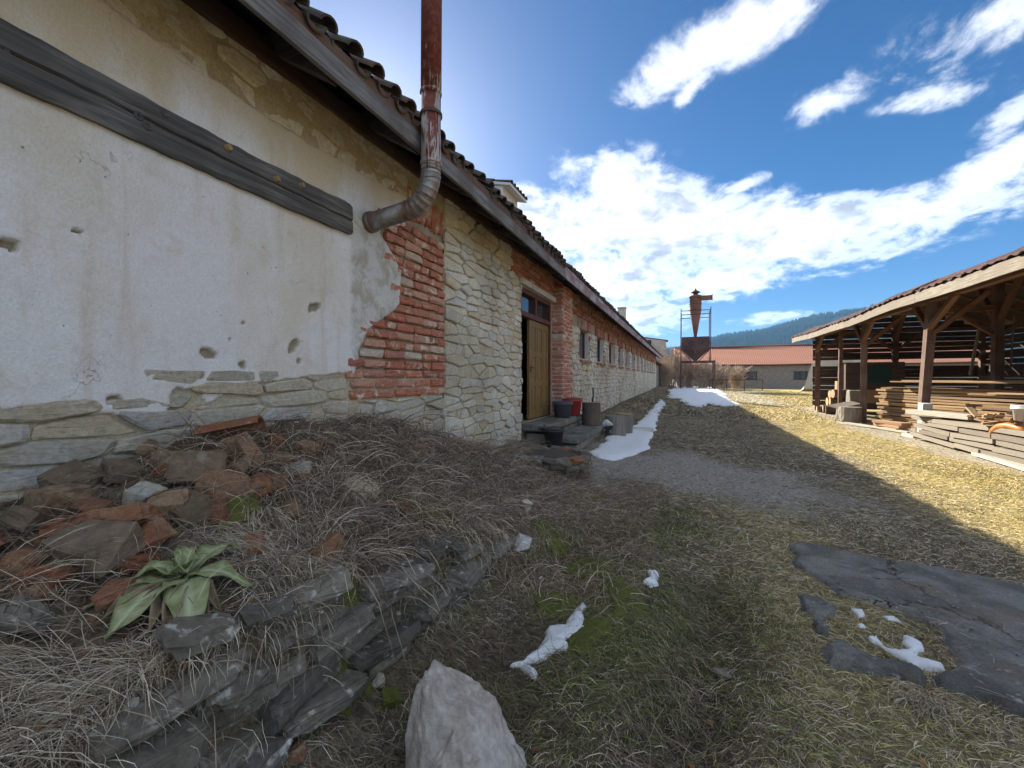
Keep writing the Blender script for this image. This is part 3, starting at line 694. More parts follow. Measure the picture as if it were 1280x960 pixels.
# ---- plaster skin with knocked-off patches
def plaster():
    ys = np.arange(-1.2, 3.46, 0.0115); zs = np.arange(1.10, 3.12, 0.0115); Y, Z = np.meshgrid(ys, zs)
    zb = np.interp(Y, [-1.2, 0.5, 0.8, 1.02, 1.05, 1.3, 1.36, 1.38, 1.52, 1.55, 1.76, 2.0, 2.42, 2.7, 3.5], [1.25, 1.25, 1.23, 1.24, 1.18, 1.165, 1.17, 1.28, 1.28, 1.20, 1.31, 1.33, 1.385, 1.39, 1.39])
    zt = 3.06 + 0.03 * np.sin(Y * 2.1)
    yr = np.interp(Z, [1.1, 1.42, 1.50, 1.58, 1.66, 1.76, 1.86, 1.97, 2.05, 2.35, 2.45, 2.55, 2.62, 2.72, 2.80, 3.2], [2.66, 2.70, 2.74, 2.73, 2.80, 2.86, 3.02, 3.20, 3.28, 3.31, 3.24, 3.10, 3.02, 3.02, 3.38, 3.42])
    nz = 0.022 * fbm(Y, Z, 7.0, 4, 61) + 0.010 * fbm(Y, Z, 34.0, 3, 67)
    g = np.minimum(np.minimum(Z - zb, zt - Z), yr - Y) + nz
    chips = [(393, 384, 0.055, 0.030, 25), (365, 432, 0.065, 0.030, 50), (259, 443, 0.045, 0.028, -15), (302, 456, 0.035, 0.024, -20), (194, 472, 0.048, 0.014, 10), (303, 404, 0.010, 0.008, 0), (140, 499, 0.025, 0.013, 0),
             (372, 452, 0.025, 0.018, 30), (285, 425, 0.010, 0.007, 0), (8, 307, 0.012, 0.008, 0), (90, 290, 0.007, 0.004, 0), (250, 470, 0.016, 0.009, 10), (335, 440, 0.010, 0.006, 0)]
    for (px, py, a, b, t) in chips:
        c = on_wall(px, py); dy, dz = Y - c.y, Z - c.z; ct, st = math.cos(R(t)), math.sin(R(t))
        e = np.hypot((dy * ct + dz * st) / a, (-dy * st + dz * ct) / b)
        g = np.minimum(g, (e - 1) * min(a, b) + 0.9 * nz + 0.006 * fbm(Y, Z, 40.0, 3, 63))
    lime = sstep(2.655, 2.675, Y + 0.012 * fbm(Y, Z, 9, 3, 71)) * sstep(2.80, 2.72, Z + 0.6 * np.abs(Y - 2.8) + 0.03 * fbm(Y, Z, 8, 3, 73))
    cov = sstep(-0.002, 0.004, g)
    X = WX + 0.020 + 0.012 * fbm(Y, Z, 1.1, 3, 81) + 0.0025 * fbm(Y, Z, 14.0, 3, 83) + lime * (0.006 + 0.006 * fbm(Y, Z, 18.0, 3, 85))
    X = X - 0.008 * np.exp(-((Y - 2.66 - 0.012 * fbm(Y, Z, 6, 2, 86)) / 0.006) ** 2)                        # the joint between old plaster and patching
    X = np.where(g < 0.0, WX - 0.012 + 0.012 * fbm(Y, Z, 26.0, 3, 87), X) - 0.005 * sstep(0.005, 0.0, g) * (g >= 0)
    n1, n2 = X.shape; idx = np.arange(n1 * n2).reshape(n1, n2)
    F = np.stack([idx[:-1, :-1].ravel(), idx[:-1, 1:].ravel(), idx[1:, 1:].ravel(), idx[1:, :-1].ravel()], 1)
    deep = g < -0.05; dq = deep.ravel()[F].all(1); F = F[~dq]
    me = np_mesh('plaster', np.stack([X.ravel(), Y.ravel(), Z.ravel()], 1), F, 'plaster', True, {'cov': cov.ravel(), 'lime': lime.ravel()})
    return sub(link('plaster', me), wall)
plaster()

# ---- bedding mortar smeared unevenly over the joints
def smear(y0, y1, z0, z1, base, amp, seed, step=.016):
    ys = np.arange(y0, y1, step); zs = np.arange(z0, z1, step); Y, Z = np.meshgrid(ys, zs)
    X = WX + base + amp * fbm(Y, Z, 3.2, 5, seed, .6); idx = np.arange(X.size).reshape(X.shape)
    F = np.stack([idx[:-1, :-1].ravel(), idx[:-1, 1:].ravel(), idx[1:, 1:].ravel(), idx[1:, :-1].ravel()], 1)
    return sub(link('mortar_smear', np_mesh('mortar_smear', np.stack([X.ravel(), Y.ravel(), Z.ravel()], 1), F, 'smear', True)), wall)
smear(-1.2, 4.1, 3.0, 3.42, .010, .026, 211)
smear(4.1, 6.5, 0.0, 3.45, -.006, .032, 223)
smear(-1.2, 4.1, 0.5, 1.42, -.003, .028, 227)
# ---- bricks
def hull(points, mat=None, name='piece'):
    bm = bmesh.new()
    for p in points: bm.verts.new(p)
    r = bmesh.ops.convex_hull(bm, input=bm.verts)
    bmesh.ops.delete(bm, geom=[g for g in r['geom_interior'] if isinstance(g, bmesh.types.BMVert)], context='VERTS')
    me = bpy.data.meshes.new(name); bm.to_mesh(me); bm.free()
    if mat: me.materials.append(M[mat])
    return me
def chipped_box(sx, sy, sz, b, j):
    pts = []
    for x in (-.5, .5):
        for y in (-.5, .5):
            for z in (-.5, .5):
                bb = b * rnd.uniform(0.4, 1.8)
                for ax in range(3):
                    o = [bb] * 3; o[ax] = 0
                    pts.append((x * sx - math.copysign(o[0], x) + rnd.uniform(-j, j), y * sy - math.copysign(o[1], y) + rnd.uniform(-j, j), z * sz - math.copysign(o[2], z) + rnd.uniform(-j, j)))
    return pts
def rough_hull(points, mat, name='piece', levels=2, amp=.006, smooth=0.0):
    bm = bmesh.new()
    for p in points: bm.verts.new(p)
    r = bmesh.ops.convex_hull(bm, input=bm.verts); bmesh.ops.delete(bm, geom=[g for g in r['geom_interior'] if isinstance(g, bmesh.types.BMVert)], context='VERTS')
    bmesh.ops.triangulate(bm, faces=bm.faces)
    for it in range(levels):
        bmesh.ops.subdivide_edges(bm, edges=bm.edges, cuts=1, use_grid_fill=True)
        if smooth: bmesh.ops.smooth_vert(bm, verts=bm.verts, factor=smooth, use_axis_x=True, use_axis_y=True, use_axis_z=True)
        bm.normal_update()
        for v in bm.verts: v.co += v.normal * rnd.gauss(0, amp / (1.7 ** it))
    me = bpy.data.meshes.new(name); bm.to_mesh(me); bm.free()
    if mat: me.materials.append(M[mat])
    return me
BRICKS = [rough_hull(chipped_box(1.0 * 0.13, 0.28, 0.070, 0.012, 0.004), 'brick', 'brick', 2, .0022) for _ in range(10)]
def brick(y, z, L, h=0.070, X=WX, depth=0.13, parent=wall, me=None):
    o = link('brick', me or rnd.choice(BRICKS), None, 0, (X - depth / 2 + rnd.uniform(-.007, .007), y + L / 2, z + h / 2))
    s = rnd.choice((1, -1)); o.scale = (depth / 0.13, L / 0.28, h / 0.070)
    o.rotation_euler = (rnd.gauss(0, .012) + (math.pi if s < 0 else 0), rnd.gauss(0, .012), rnd.gauss(0, .012))
    return sub(o, parent)
z = 1.18; k = 0
while z < 2.86:
    yl = np.interp(z + 0.04, [1.1, 1.45, 1.60, 1.76, 1.86, 1.97, 2.05, 2.35, 2.45, 2.55, 2.70, 2.9], [2.66, 2.66, 2.72, 2.82, 2.94, 3.08, 3.2, 3.2, 3.12, 3.0, 3.0, 3.05])
    y = 4.09; row = []
    first = True
    while y - 0.10 > yl:
        L = rnd.choice((0.28, 0.28, 0.27, 0.135)) if not first else (0.28 if k % 2 else 0.135); first = False
        L = min(L * rnd.uniform(0.94, 1.03), y - yl + 0.05); y -= L
        brick(y, z + rnd.uniform(-.004, .004), L, 0.069 * rnd.uniform(0.90, 1.06), WX + 0.022)
        y -= rnd.uniform(0.012, 0.022)
    z += 0.0885; k += 1
y = 3.42
while y < 4.05:                                          # upright bricks of the flat arch over the walled-up opening
    brick(y, 2.93, 0.072, 0.29, WX + 0.020, 0.13); y += 0.082
k = 0; z = 0.34
while z < 3.22:                                          # pier beside the door
    y = 8.30
    for L in ((0.13, 0.265, 0.265, 0.115) if k % 2 else (0.265, 0.265, 0.255)):
        brick(y, z, L * rnd.uniform(.97, 1.0), 0.070 * rnd.uniform(.95, 1.04), -2.29, 0.24); y += L + 0.008
    z += 0.083; k += 1
pm = MB(); pm.box(-2.42, 8.70, 1.7, 0.22, 0.78, 3.0); sub(pm.build('pier_mortar', 'lime_render'), wall)
bs = MB()                                                # brickwork about the far windows, over the door and under the eaves
def bbox(y, z, L, h, X=WX + 0.02, d=0.08):
    bs.box(X - d / 2 + rnd.uniform(-.006, .006), y + L / 2, z + h / 2, d, L, h, None, 0.004, rnd.random())
for a, b in WIN:
    y = a - 0.12
    while y < b + 0.08: bbox(y, 2.63, 0.072, 0.26, WX + 0.028); y += 0.084
    y = a - 0.05
    while y < b + 0.03: bbox(y, 1.765, 0.12, 0.066, WX + 0.075, 0.14); y += 0.13
    z = 1.86
    while z < 2.60:
        if rnd.random() < 0.55: bbox(a - 0.16 - rnd.random() * .1, z, 0.16, 0.07)
        if rnd.random() < 0.55: bbox(b + 0.0, z, rnd.choice((0.13, 0.26)), 0.07)
        z += 0.085
z = 2.92
while z < 3.40:
    y = 9.12 if z < 3.2 else 8.3
    while y < 40.3:
        L = rnd.choice((0.27, 0.27, 0.13))
        if rnd.random() < 0.93: bbox(y, z, L, 0.07, WX + 0.014)
        y += L + 0.015
    z += 0.086
z = 2.99
while z < 3.35:
    y = DY0 - 0.5 + rnd.random() * .15
    while y < 8.28: bbox(y, z, 0.26, 0.07, WX + 0.02); y += 0.275
    z += 0.086
for z in np.arange(0.9, 2.95, 0.17): bbox(DY0 - 0.13 - rnd.random() * .05, float(z), 0.12, 0.07, WX + 0.012)
stuff(sub(bs.build('brickwork', 'weathered_brick'), wall))

# ---- timber beam set in the plaster
bm_ = MB(); N = 60
ys = np.linspace(-0.9, 2.635, N); vs = []; fs = []
for i, y in enumerate(ys):
    zt = ZC + 1.385 + 0.012 * math.sin(y * 2.3) + 0.006 * rnd.uniform(-1, 1); zb_ = ZC + 1.145 + 0.010 * math.sin(y * 1.7 + 1) + 0.004 * rnd.uniform(-1, 1)
    xo = WX + 0.062 + 0.006 * math.sin(y * 3.1); zm = zb_ + (zt - zb_) * 0.42 + 0.02 * math.sin(y * 1.2)
    vs += [(WX - 0.05, y, zb_ + .004), (xo - 0.010, y, zb_), (xo, y, zb_ + 0.02), (xo - 0.002, y, zm - .008), (xo - 0.018, y, zm), (xo - 0.001, y, zm + .010), (xo - 0.004, y, zt - 0.03), (xo - 0.028, y, zt), (WX - 0.05, y, zt + .002)]
for i in range(N - 1):
    for k in range(8): fs.append((i * 9 + k, (i + 1) * 9 + k, (i + 1) * 9 + k + 1, i * 9 + k + 1))
fs.append(tuple((N - 1) * 9 + k for k in range(9)))
c = Vector((WX, 0.9, 2.6)); bm_.add([Vector(v) - c for v in vs], fs)
beam = sub(bm_.build('timber_beam', 'beam_wood', None, False, 0, c), bld)
beam['label'] = 'weathered grey timber beam set in the plaster'
for (px, py) in ((284, 185), (345, 224), (376, 232)):
    p = on_wall(px, py, WX + 0.055); sub(MB().tube([(0, 0, 0), (0.022, 0.004, 0.003)], [0.021, 0.017], 9).build('peg', 'log_end', None, False, 0, p), beam)
for (px, py) in ((173, 145), (184, 158), (206, 141), (3, 62)):
    p = on_wall(px, py, WX + 0.056); sub(MB().lathe([(0.022, 0), (0.019, 0.006), (0.010, 0.004), (0.001, -0.004)], 10).build('knot', 'rafter_wood', None, False, 0, p), beam).rotation_euler = (0, R(90), 0)

# ---- door with fanlight
dx = WX - 0.09
dr = MB(); LY0, LY1, LZ0, LZ1 = 7.08, 8.19, 0.62, 2.40
def dbar(y0, y1, z0, z1, d=0.05, X=dx): dr.box(X, (y0 + y1) / 2, (z0 + z1) / 2, d, y1 - y0, z1 - z0)
for a, b in ((LY0, LY0 + .10), (7.41, 7.49), (7.78, 7.86), (LY1 - .10, LY1)): dbar(a, b, LZ0, LZ1)
rails = [(LZ0, LZ0 + .15), (1.20, 1.30), (1.74, 1.84), (LZ1 - .12, LZ1)]
cols = [(LY0 + .10, 7.41), (7.49, 7.78), (7.86, LY1 - .10)]
for z0, z1 in rails:
    for a, b in cols: dbar(a, b, z0, z1, 0.047)
door = sub(dr.build('door', 'door_wood', None, False, 0.004), bld); door['label'] = 'varnished panelled door leaf, closed half'
for (z0, z1) in ((rails[i][1], rails[i + 1][0]) for i in range(3)):
    for a, b in cols:
        p = MB(); p.box(0, 0, 0, 0.018, b - a + .01, z1 - z0 + .01); p.box(0.012, 0, 0, 0.014, (b - a) * .66, (z1 - z0) * .80)
        sub(p.build('panel', 'door_wood', None, False, 0.005, (dx, (a + b) / 2, (z0 + z1) / 2)), door)
sub(MB().bar((0.03, 0, -.06), (0.03, 0, .06), 0.02, 0.012).bar((0.03, 0, 0.02), (0.08, 0, 0.02), 0.014, 0.014).bar((0.078, 0.0, 0.02), (0.078, 0.10, 0.02), 0.014, 0.014).build('handle', 'iron', None, False, 0, (dx, LY0 + .05, 1.52)), door)
fr = MB()
for (y0, y1, z0, z1, d) in ((DY0, DY0 + .08, DZ0, DZ1, .14), (DY1 - .05, DY1, DZ0, DZ1, .14), (DY0 + .08, DY1 - .05, DZ1 - .08, DZ1, .138), (DY0 + .08, DY1 - .05, 2.405, 2.49, .15), (7.34, 7.42, 2.49, DZ1 - .08, .12)):
    fr.box(WX - .10, (y0 + y1) / 2, (z0 + z1) / 2, d, y1 - y0, z1 - z0)
frame = sub(fr.build('door_frame', 'frame_wood', None, False, 0.004), bld)
for y0, y1 in ((DY0 + .08, 7.34), (7.42, DY1 - .05)):
    sub(MB().box(0, 0, 0, 0.006, y1 - y0, DZ1 - .08 - 2.49).build('pane', 'glass', None, False, 0, (WX - .115, (y0 + y1) / 2, (DZ1 - .08 + 2.49) / 2)), frame)
# the other leaf stands open inside
sub(MB().box(0, 0, 0, 0.5, 0.045, 1.78).build('open_door_leaf', 'door_wood', None, False, 0.004, (WX - .38, DY0 + .11, 1.51)), bld)
sub(MB().box(WX + 0.005, 7.38, DZ1 + .05, 0.12, 1.95, 0.10, None, 0.006).build('door_lintel', 'lime_render', None, False, 0.006), bld)

# ---- small windows
def win_mesh():
    f = MB()
    w, h = WIN[0][1] - WIN[0][0], WZ1 - WZ0
    for (y, z, sy, sz) in ((-w / 2 + .05, 0, .06, h), (w / 2 - .05, 0, .06, h), (0, -h / 2 + .03, w - .16, .06), (0, h / 2 - .03, w - .16, .06), (0, 0, .05, h - .12)): f.box(0, y, z, .05, sy, sz)
    return f.mesh('window', 'frame_wood')
WM = win_mesh(); w_, h_ = WIN[0][1] - WIN[0][0], WZ1 - WZ0
PM = MB().box(0, 0, 0, 0.006, w_ - .14, h_ - .1).mesh('pane', 'glass')
rv = MB()
for sy in (-1, 1): rv.box(0, sy * (w_ / 2 - 0.010), 0, 0.13, 0.02, h_)
rv.box(0, 0, -h_ / 2 + 0.012, 0.13, w_ - .04, 0.024); RV = rv.mesh('reveal', 'whitewash')
for a, b in WIN:
    c = ((a + b) / 2, (WZ0 + WZ1) / 2)
    o = sub(link('window', WM, None, 0, (WX - 0.135, c[0], c[1])), bld)
    sub(link('pane', PM, None, 0, (WX - 0.14, c[0], c[1])), o); sub(link('reveal', RV, None, 0, (WX - 0.068, c[0], c[1])), o)

# ---- roof
PIT = 0.63
def eave_z(y): return float(np.interp(y, [-2, 3, 7.2, 15, 41], [ZC + 1.80, ZC + 1.81, ZC + 1.765, ZC + 1.735, ZC + 1.70]))   # underside of the fascia
EX = -2.0
def tile_mesh(mat, L=0.42, r0=0.088, r1=0.070, t=0.014, flip=False):
    vs = []; fs = []; n = 7
    for (u, r) in ((0, r0), (L, r1)):
        for rr in (r, r - t):
            for k in range(n + 1):
                a = math.pi * k / n; vs.append((-u, math.cos(a) * rr, math.sin(a) * rr * 0.85 * (-1 if flip else 1)))
    m = n + 1
    for k in range(n):
        fs += [(k, k + 1, 2 * m + k + 1, 2 * m + k), (m + k + 1, m + k, 3 * m + k, 3 * m + k + 1), (k, m + k, m + k + 1, k + 1), (2 * m + k + 1, 3 * m + k + 1, 3 * m + k, 2 * m + k)]
    for k in (0, n): fs.append((k, 2 * m + k, 3 * m + k, m + k))
    return MB().add(vs, fs).mesh('tile', mat, False)
TC, TP = tile_mesh('old_tile', r0=0.068, r1=0.055), tile_mesh('old_tile', r0=0.068, r1=0.066, flip=True)
ANG = math.atan(PIT)
def roof_part(y0, y1, fascia_mat, step):
    n = max(2, int((y1 - y0) / 1.0)); yy = np.linspace(y0, y1, n); vs = []; fs = []
    for y in yy:
        zt = eave_z(y) + 0.155
        for (x, dz) in ((EX + .01, 0), (-5.6, PIT * 3.6), (-9.2, 0.0), (-9.2, -.05), (-5.6, PIT * 3.6 - .05), (EX + .01, -.035)): vs.append((x, y, zt + dz))
    for i in range(n - 1):
        for k in range(6): k2 = (k + 1) % 6; fs.append((i * 6 + k, i * 6 + k2, (i + 1) * 6 + k2, (i + 1) * 6 + k))
    fs += [tuple(range(6)), tuple((n - 1) * 6 + k for k in range(5, -1, -1))]
    rf = sub(MB().add(vs, fs).build('roof', 'rafter_wood'), bld)
    y = y0
    while y < y1 - 0.05:                                     # fascia in lengths of plank
        L = min(rnd.uniform(2.6, 3.8), y1 - y); ya, yb = y, y + L - 0.006; za, zb = eave_z(ya), eave_z(yb)
        sub(MB().bar((0, -(yb - ya) / 2, (za - zb) / 2), (0, (yb - ya) / 2, (zb - za) / 2), 0.030, 0.135, j=.002).build('fascia_board', fascia_mat, None, False, 0.004, (EX + .028 + rnd.uniform(-.004, .004), (ya + yb) / 2, (za + zb) / 2 + .066)), rf)
        sub(MB().bar((0, -(yb - ya) / 2, (za - zb) / 2), (0, (yb - ya) / 2, (zb - za) / 2), 0.022, 0.075, j=.002).build('eave_batten', 'plate_wood' if step < .21 else fascia_mat, None, False, 0.003, (EX + .030, (ya + yb) / 2, (za + zb) / 2 + .172)), rf)
        y += L
    y = y0 + 0.3
    while y < y1:                                            # rafter feet
        ze = eave_z(y) + 0.10
        sub(MB().bar((0.25, 0, -0.25 * PIT), (-0.32, 0, 0.32 * PIT), 0.10, 0.11, j=.004).build('rafter', 'rafter_wood', None, False, 0.006, (-2.25 + rnd.uniform(-.02, 0), y, ze + .25 * PIT - .035)), rf)
        y += 0.86 + rnd.uniform(-.06, .06)
    y = y0 + 0.1
    while y < y1:                                            # eave course of hollow tiles: pans and covers
        zt = eave_z(y) + 0.155 + 0.075
        for me, dy, dz in ((TC, 0, 0.040),) + (((TP, step / 2, 0.012),) if y1 < 8 else ()):
            if rnd.random() < 0.02: continue
            o = link('tile', me, None, 0, (EX + .075 + rnd.uniform(-.025, .02), y + dy + rnd.uniform(-.012, .012), zt + dz - .042 + rnd.uniform(-.01, .01)))
            o.rotation_euler = (rnd.gauss(0, .05), ANG + rnd.gauss(0, .03), rnd.gauss(0, .06)); sub(o, rf)
        y += step
    # the rest of the tiling, as a corrugated sheet
    if True:
        ny = int((y1 - y0) / (step / 6)); yg = np.linspace(y0, y1, ny); V = []; 
        prof = 0.05 * np.abs(np.sin(math.pi * (yg - y0 - 0.1) / step + math.pi / 2))
        for (u, lift) in ((-0.02, 0), (1.2, 0), (2.4, 0), (3.6, .02)):
            V += [(EX + .01 - u, y, eave_z(y) + .155 + PIT * u + .045 + p) for y, p in zip(yg, prof)]
        for u in (4.8, 7.2): V += [(EX + .01 - u, y, eave_z(y) + .155 + PIT * (7.2 - u) + .045 + p) for y, p in zip(yg, prof)]
        idx = np.arange(6 * ny).reshape(6, ny)
        F = np.stack([idx[:-1, :-1].ravel(), idx[:-1, 1:].ravel(), idx[1:, 1:].ravel(), idx[1:, :-1].ravel()], 1)
        stuff(sub(link('tile_field', np_mesh('tile_field', V, F, 'old_tile', True)), rf))
    return rf
roof_a = roof_part(-2.6, 7.2, 'fascia_wood', 0.20)
roof_b = roof_part(7.2, 41.0, 'paint_fascia', 0.22)
sub(MB().bar((0, -4.8, 0), (0, 4.8, 0), 0.20, 0.15, j=.008).build('wall_plate', 'plate_wood', None, False, 0.01, (WX - .06, 2.4, 3.435)), bld)
# whitewashed stack with its tiled cap, and a small chimney further on
st = MB(); st.box(0, 0, 0, 1.15, 0.9, 2.3)
stack = sub(st.build('chimney_stack', 'whitewash', None, False, 0.015, (-4.28, 8.95, 4.42)), bld); stack['label'] = 'whitewashed stack with sloping tile cap standing above the roof'
sub(MB().bar((-0.72, 0, .26), (0.78, 0, -0.10), 1.02, 0.05, j=.004).build('cap_slab', 'whitewash', None, False, 0, (-4.28, 8.95, 5.62)), stack)
for i in range(6):
    for r in range(3):
        o = link('tile', TC, None, 0, (-4.28 + .80 - r * .42, 8.95 - .45 + i * .18, 5.62 - .06 + r * .42 * .24)); o.rotation_euler = (0, math.atan(.24), rnd.gauss(0, .05)); sub(o, stack)
ch = sub(MB().box(0, 0, 0, 0.55, 0.55, 2.8, None, .01).build('chimney', 'lime_render', None, False, 0.02, (-4.5, 33.0, 5.22)), bld)
sub(MB().box(0, 0, 0, 0.64, 0.64, 0.10).build('chimney_cap', 'lime_render', None, False, 0.02, (-4.5, 33.0, 6.68)), ch)

# ================================================================== DISTANCE
# wooded hill: ridge height by bearing, rising to the right
def hill_h(X, Y):
    az = np.degrees(np.arctan2(X, Y))
    top = np.interp(az, [-60, -20, -6, 0, 4, 8, 12, 16, 20, 26, 34, 50, 80], [100, 120, 144, 168, 222, 250, 292, 312, 318, 320, 320, 300, 240])
    r = np.hypot(X, Y); t = sstep(900, 2700, r) * (1 - 0.6 * sstep(2800, 4100, r))
    return top * t * (1 + 0.10 * fbm(X, Y, 0.0011, 4, 91) * t) + 26 * fbm(X, Y, 0.003, 4, 93) * t - 1.0
rr_ = np.linspace(850, 4100, 70); aa_ = np.radians(np.linspace(-65, 85, 220))
RRg, AAg = np.meshgrid(rr_, aa_); HX, HY = RRg * np.sin(AAg), RRg * np.cos(AAg); HZ = hill_h(HX, HY)
idx = np.arange(HX.size).reshape(HX.shape)
F = np.stack([idx[:-1, :-1].ravel(), idx[:-1, 1:].ravel(), idx[1:, 1:].ravel(), idx[1:, :-1].ravel()], 1)
structure(link('hill', np_mesh('hill', np.stack([HX.ravel(), HY.ravel(), HZ.ravel()], 1), F, 'hill_wood', True)))
# its spruce wood, one mass
nt = 26000; az = np.radians(rng.uniform(-12, 42, nt)); r = np.sqrt(rng.uniform(1250 ** 2, 2950 ** 2, nt))
keep = fbm(r * np.sin(az), r * np.cos(az), 0.003, 3, 97) > -0.42; az, r = az[keep], r[keep]; nt = len(az)
tx, ty = r * np.sin(az), r * np.cos(az); tz = hill_h(tx, ty); th = rng.uniform(12, 24, nt); tw = th * rng.uniform(0.22, 0.34, nt)
V = []; Fk = []
for k in range(5):
    a = 2 * math.pi * k / 5; V.append(np.stack([tx + tw * math.cos(a), ty + tw * math.sin(a), tz + 0.5], 1))
V.append(np.stack([tx, ty, tz + th], 1)); V = np.stack(V, 1).reshape(-1, 3); b0 = np.arange(nt) * 6
for k in range(5): Fk.append(np.stack([b0 + k, b0 + (k + 1) % 5, b0 + 5], 1))
wood = link('forest', np_mesh('forest', V, np.concatenate(Fk), 'hill_wood'))
tag(wood, 'dark spruce forest covering the far hill', 'forest', kind='stuff')

# ---- tiled outbuilding closing the yard
FY = 58.0; fz = gz(6, FY - 2)
fb = thing('far_outbuilding', 'long outbuilding with red tiled roof closing the far end of the yard', 'building', (12, FY, fz))
fw0, fw1 = fz - .3, ZC + 1.62
w = MB(); xs0, xs1 = -1.0, 30.0
wins = [(6.2, 7.9), (11.6, 13.0), (16.0, 17.4)]
xp = xs0
for a, b in wins:
    w.box((xp + a) / 2, FY + .25, (fw0 + fw1) / 2, a - xp, .5, fw1 - fw0); w.box((a + b) / 2, FY + .25, (fw0 + 1.0 + fz) / 2, b - a, .5, fz + 1.0 - fw0); w.box((a + b) / 2, FY + .25, (fz + 2.0 + fw1) / 2, b - a, .5, fw1 - fz - 2.0); xp = b
w.box((xp + xs1) / 2, FY + .25, (fw0 + fw1) / 2, xs1 - xp, .5, fw1 - fw0)
w.box(xs0 + .25, FY + 4, (fw0 + fw1) / 2, .5, 7.0, fw1 - fw0); w.box((xs0 + xs1) / 2, FY + 7.8, (fw0 + fw1) / 2, xs1 - xs0, .5, fw1 - fw0)
sub(w.build('wall', 'far_stone'), fb)
for a, b in wins:
    f = MB(); zc_ = fz + 1.5
    for (x, z, sx, sz) in ((a + .05, zc_, .1, 1), (b - .05, zc_, .1, 1), ((a + b) / 2, fz + 1.05, b - a - .2, .1), ((a + b) / 2, fz + 1.95, b - a - .2, .1), ((a + b) / 2, zc_, .08, .8)): f.box(x, FY + .2, z, sx, .08, sz)
    wo = sub(f.build('window', 'frame_wood'), fb); sub(MB().box((a + b) / 2, FY + .24, zc_, b - a - .2, .01, .8).build('pane', 'glass'), wo)
ez, rz_ = fw1 - .1, ZC + 4.0
rows = 16; V = []; Fr = []; C = []
nxp = 420; xg = np.linspace(xs0 - .5, xs1, nxp); wav = 0.05 * np.abs(np.sin(np.arange(nxp) * math.pi / 3.0))
for r_ in range(rows + 1):
    t = r_ / rows; y = FY - .55 + 4.6 * t; z = ez + (rz_ - ez) * t
    for lift in (0.07, 0.0):
        V += [(x, y + rnd.uniform(-.02, .02) * 0 + (0 if lift else .01), z + lift + p + 0.03 * math.sin(x * .5 + r_)) for x, p in zip(xg, wav)]
V = np.array(V); idx = np.arange(len(V)).reshape(-1, nxp)
F = np.stack([idx[:-1, :-1].ravel(), idx[:-1, 1:].ravel(), idx[1:, 1:].ravel(), idx[1:, :-1].ravel()], 1)
rf = MB(); rf.add([(xs0 - .5, FY - .5, ez), (xs1, FY - .5, ez), (xs1, FY + 4.05, rz_), (xs0 - .5, FY + 4.05, rz_), (xs0 - .5, FY + 8.6, ez), (xs1, FY + 8.6, ez)], [(0, 1, 2, 3), (3, 2, 5, 4), (0, 3, 4), (1, 5, 2)])
roof = sub(rf.build('roof', 'rafter_wood'), fb)
tf = link('tile_field', np_mesh('tile_field', V + np.array([0, 0, .05]), F, 'far_tile')); stuff(sub(tf, roof))
for r_ in range(62):
    o = MB().tube([(0, 0, 0), (.5, 0, 0)], [.13, .11], 7).build('ridge_tile', 'far_tile', None, False, 0, (xs0 - .4 + r_ * .5, FY + 4.05, rz_ + .12)); sub(o, roof)
# lit end of a rendered wall and a heap of earth by the shed
tag(MB().add([(9.2, 43.0, .2), (13.5, 42.0, .2), (13.5, 42.4, 3.0), (11.0, 42.9, 3.05), (9.9, 43.2, 2.7), (9.2, 43.8, .2), (13.5, 43.2, .2), (13.5, 43.0, 2.9), (11.0, 43.4, 2.95)],
    [(0, 1, 2, 3), (0, 3, 4), (5, 8, 7, 6), (0, 4, 8), (0, 8, 5), (2, 7, 8, 3), (3, 8, 4), (1, 6, 7, 2)]).build('broken_wall', 'pale_wall', None, False, 0.12), 'pale rendered stub of wall between the red roofed outbuilding and the timber shed', 'wall')

# ---- annex beyond the long building
an = thing('annex_building', 'low dark annex continuing beyond the far end of the long building', 'building', (-2.6, 50, .3))
sub(MB().box(-4.3, 50.8, 1.3, 3.5, 19.4, 2.6).build('wall', 'far_stone'), an)
rfa = sub(MB().add([(-2.2, 41.1, 2.75), (-2.2, 60.6, 2.65), (-4.6, 60.6, 4.6), (-4.6, 41.1, 4.6), (-6.6, 41.1, 2.75), (-6.6, 60.6, 2.65)], [(0, 1, 2, 3), (3, 2, 5, 4), (0, 3, 4), (1, 5, 2), (0, 4, 5, 1)]).build('roof', 'shed_tile'), an)
fwl = sub(MB().add([(-2.2, 56, 2.6), (-5.2, 56, 2.6), (-5.2, 56, 6.5), (-2.3, 56, 6.0), (-2.2, 56.5, 2.6), (-5.2, 56.5, 2.6), (-5.2, 56.5, 6.5), (-2.3, 56.5, 6.0)], [(0, 1, 2, 3), (7, 6, 5, 4), (0, 3, 7, 4), (2, 1, 5, 6), (3, 2, 6, 7), (1, 0, 4, 5)]).build('fire_wall', 'pale_wall', None, False, 0.03), an)
for i in range(9): sub(MB().tube([(0, 0, 0), (.45, 0, -.08)], [.16, .14], 7).build('ridge_tile', 'far_tile', None, False, 0, (-5.3 + i * .35, 56.25, 6.55 - i * .06)), fwl)

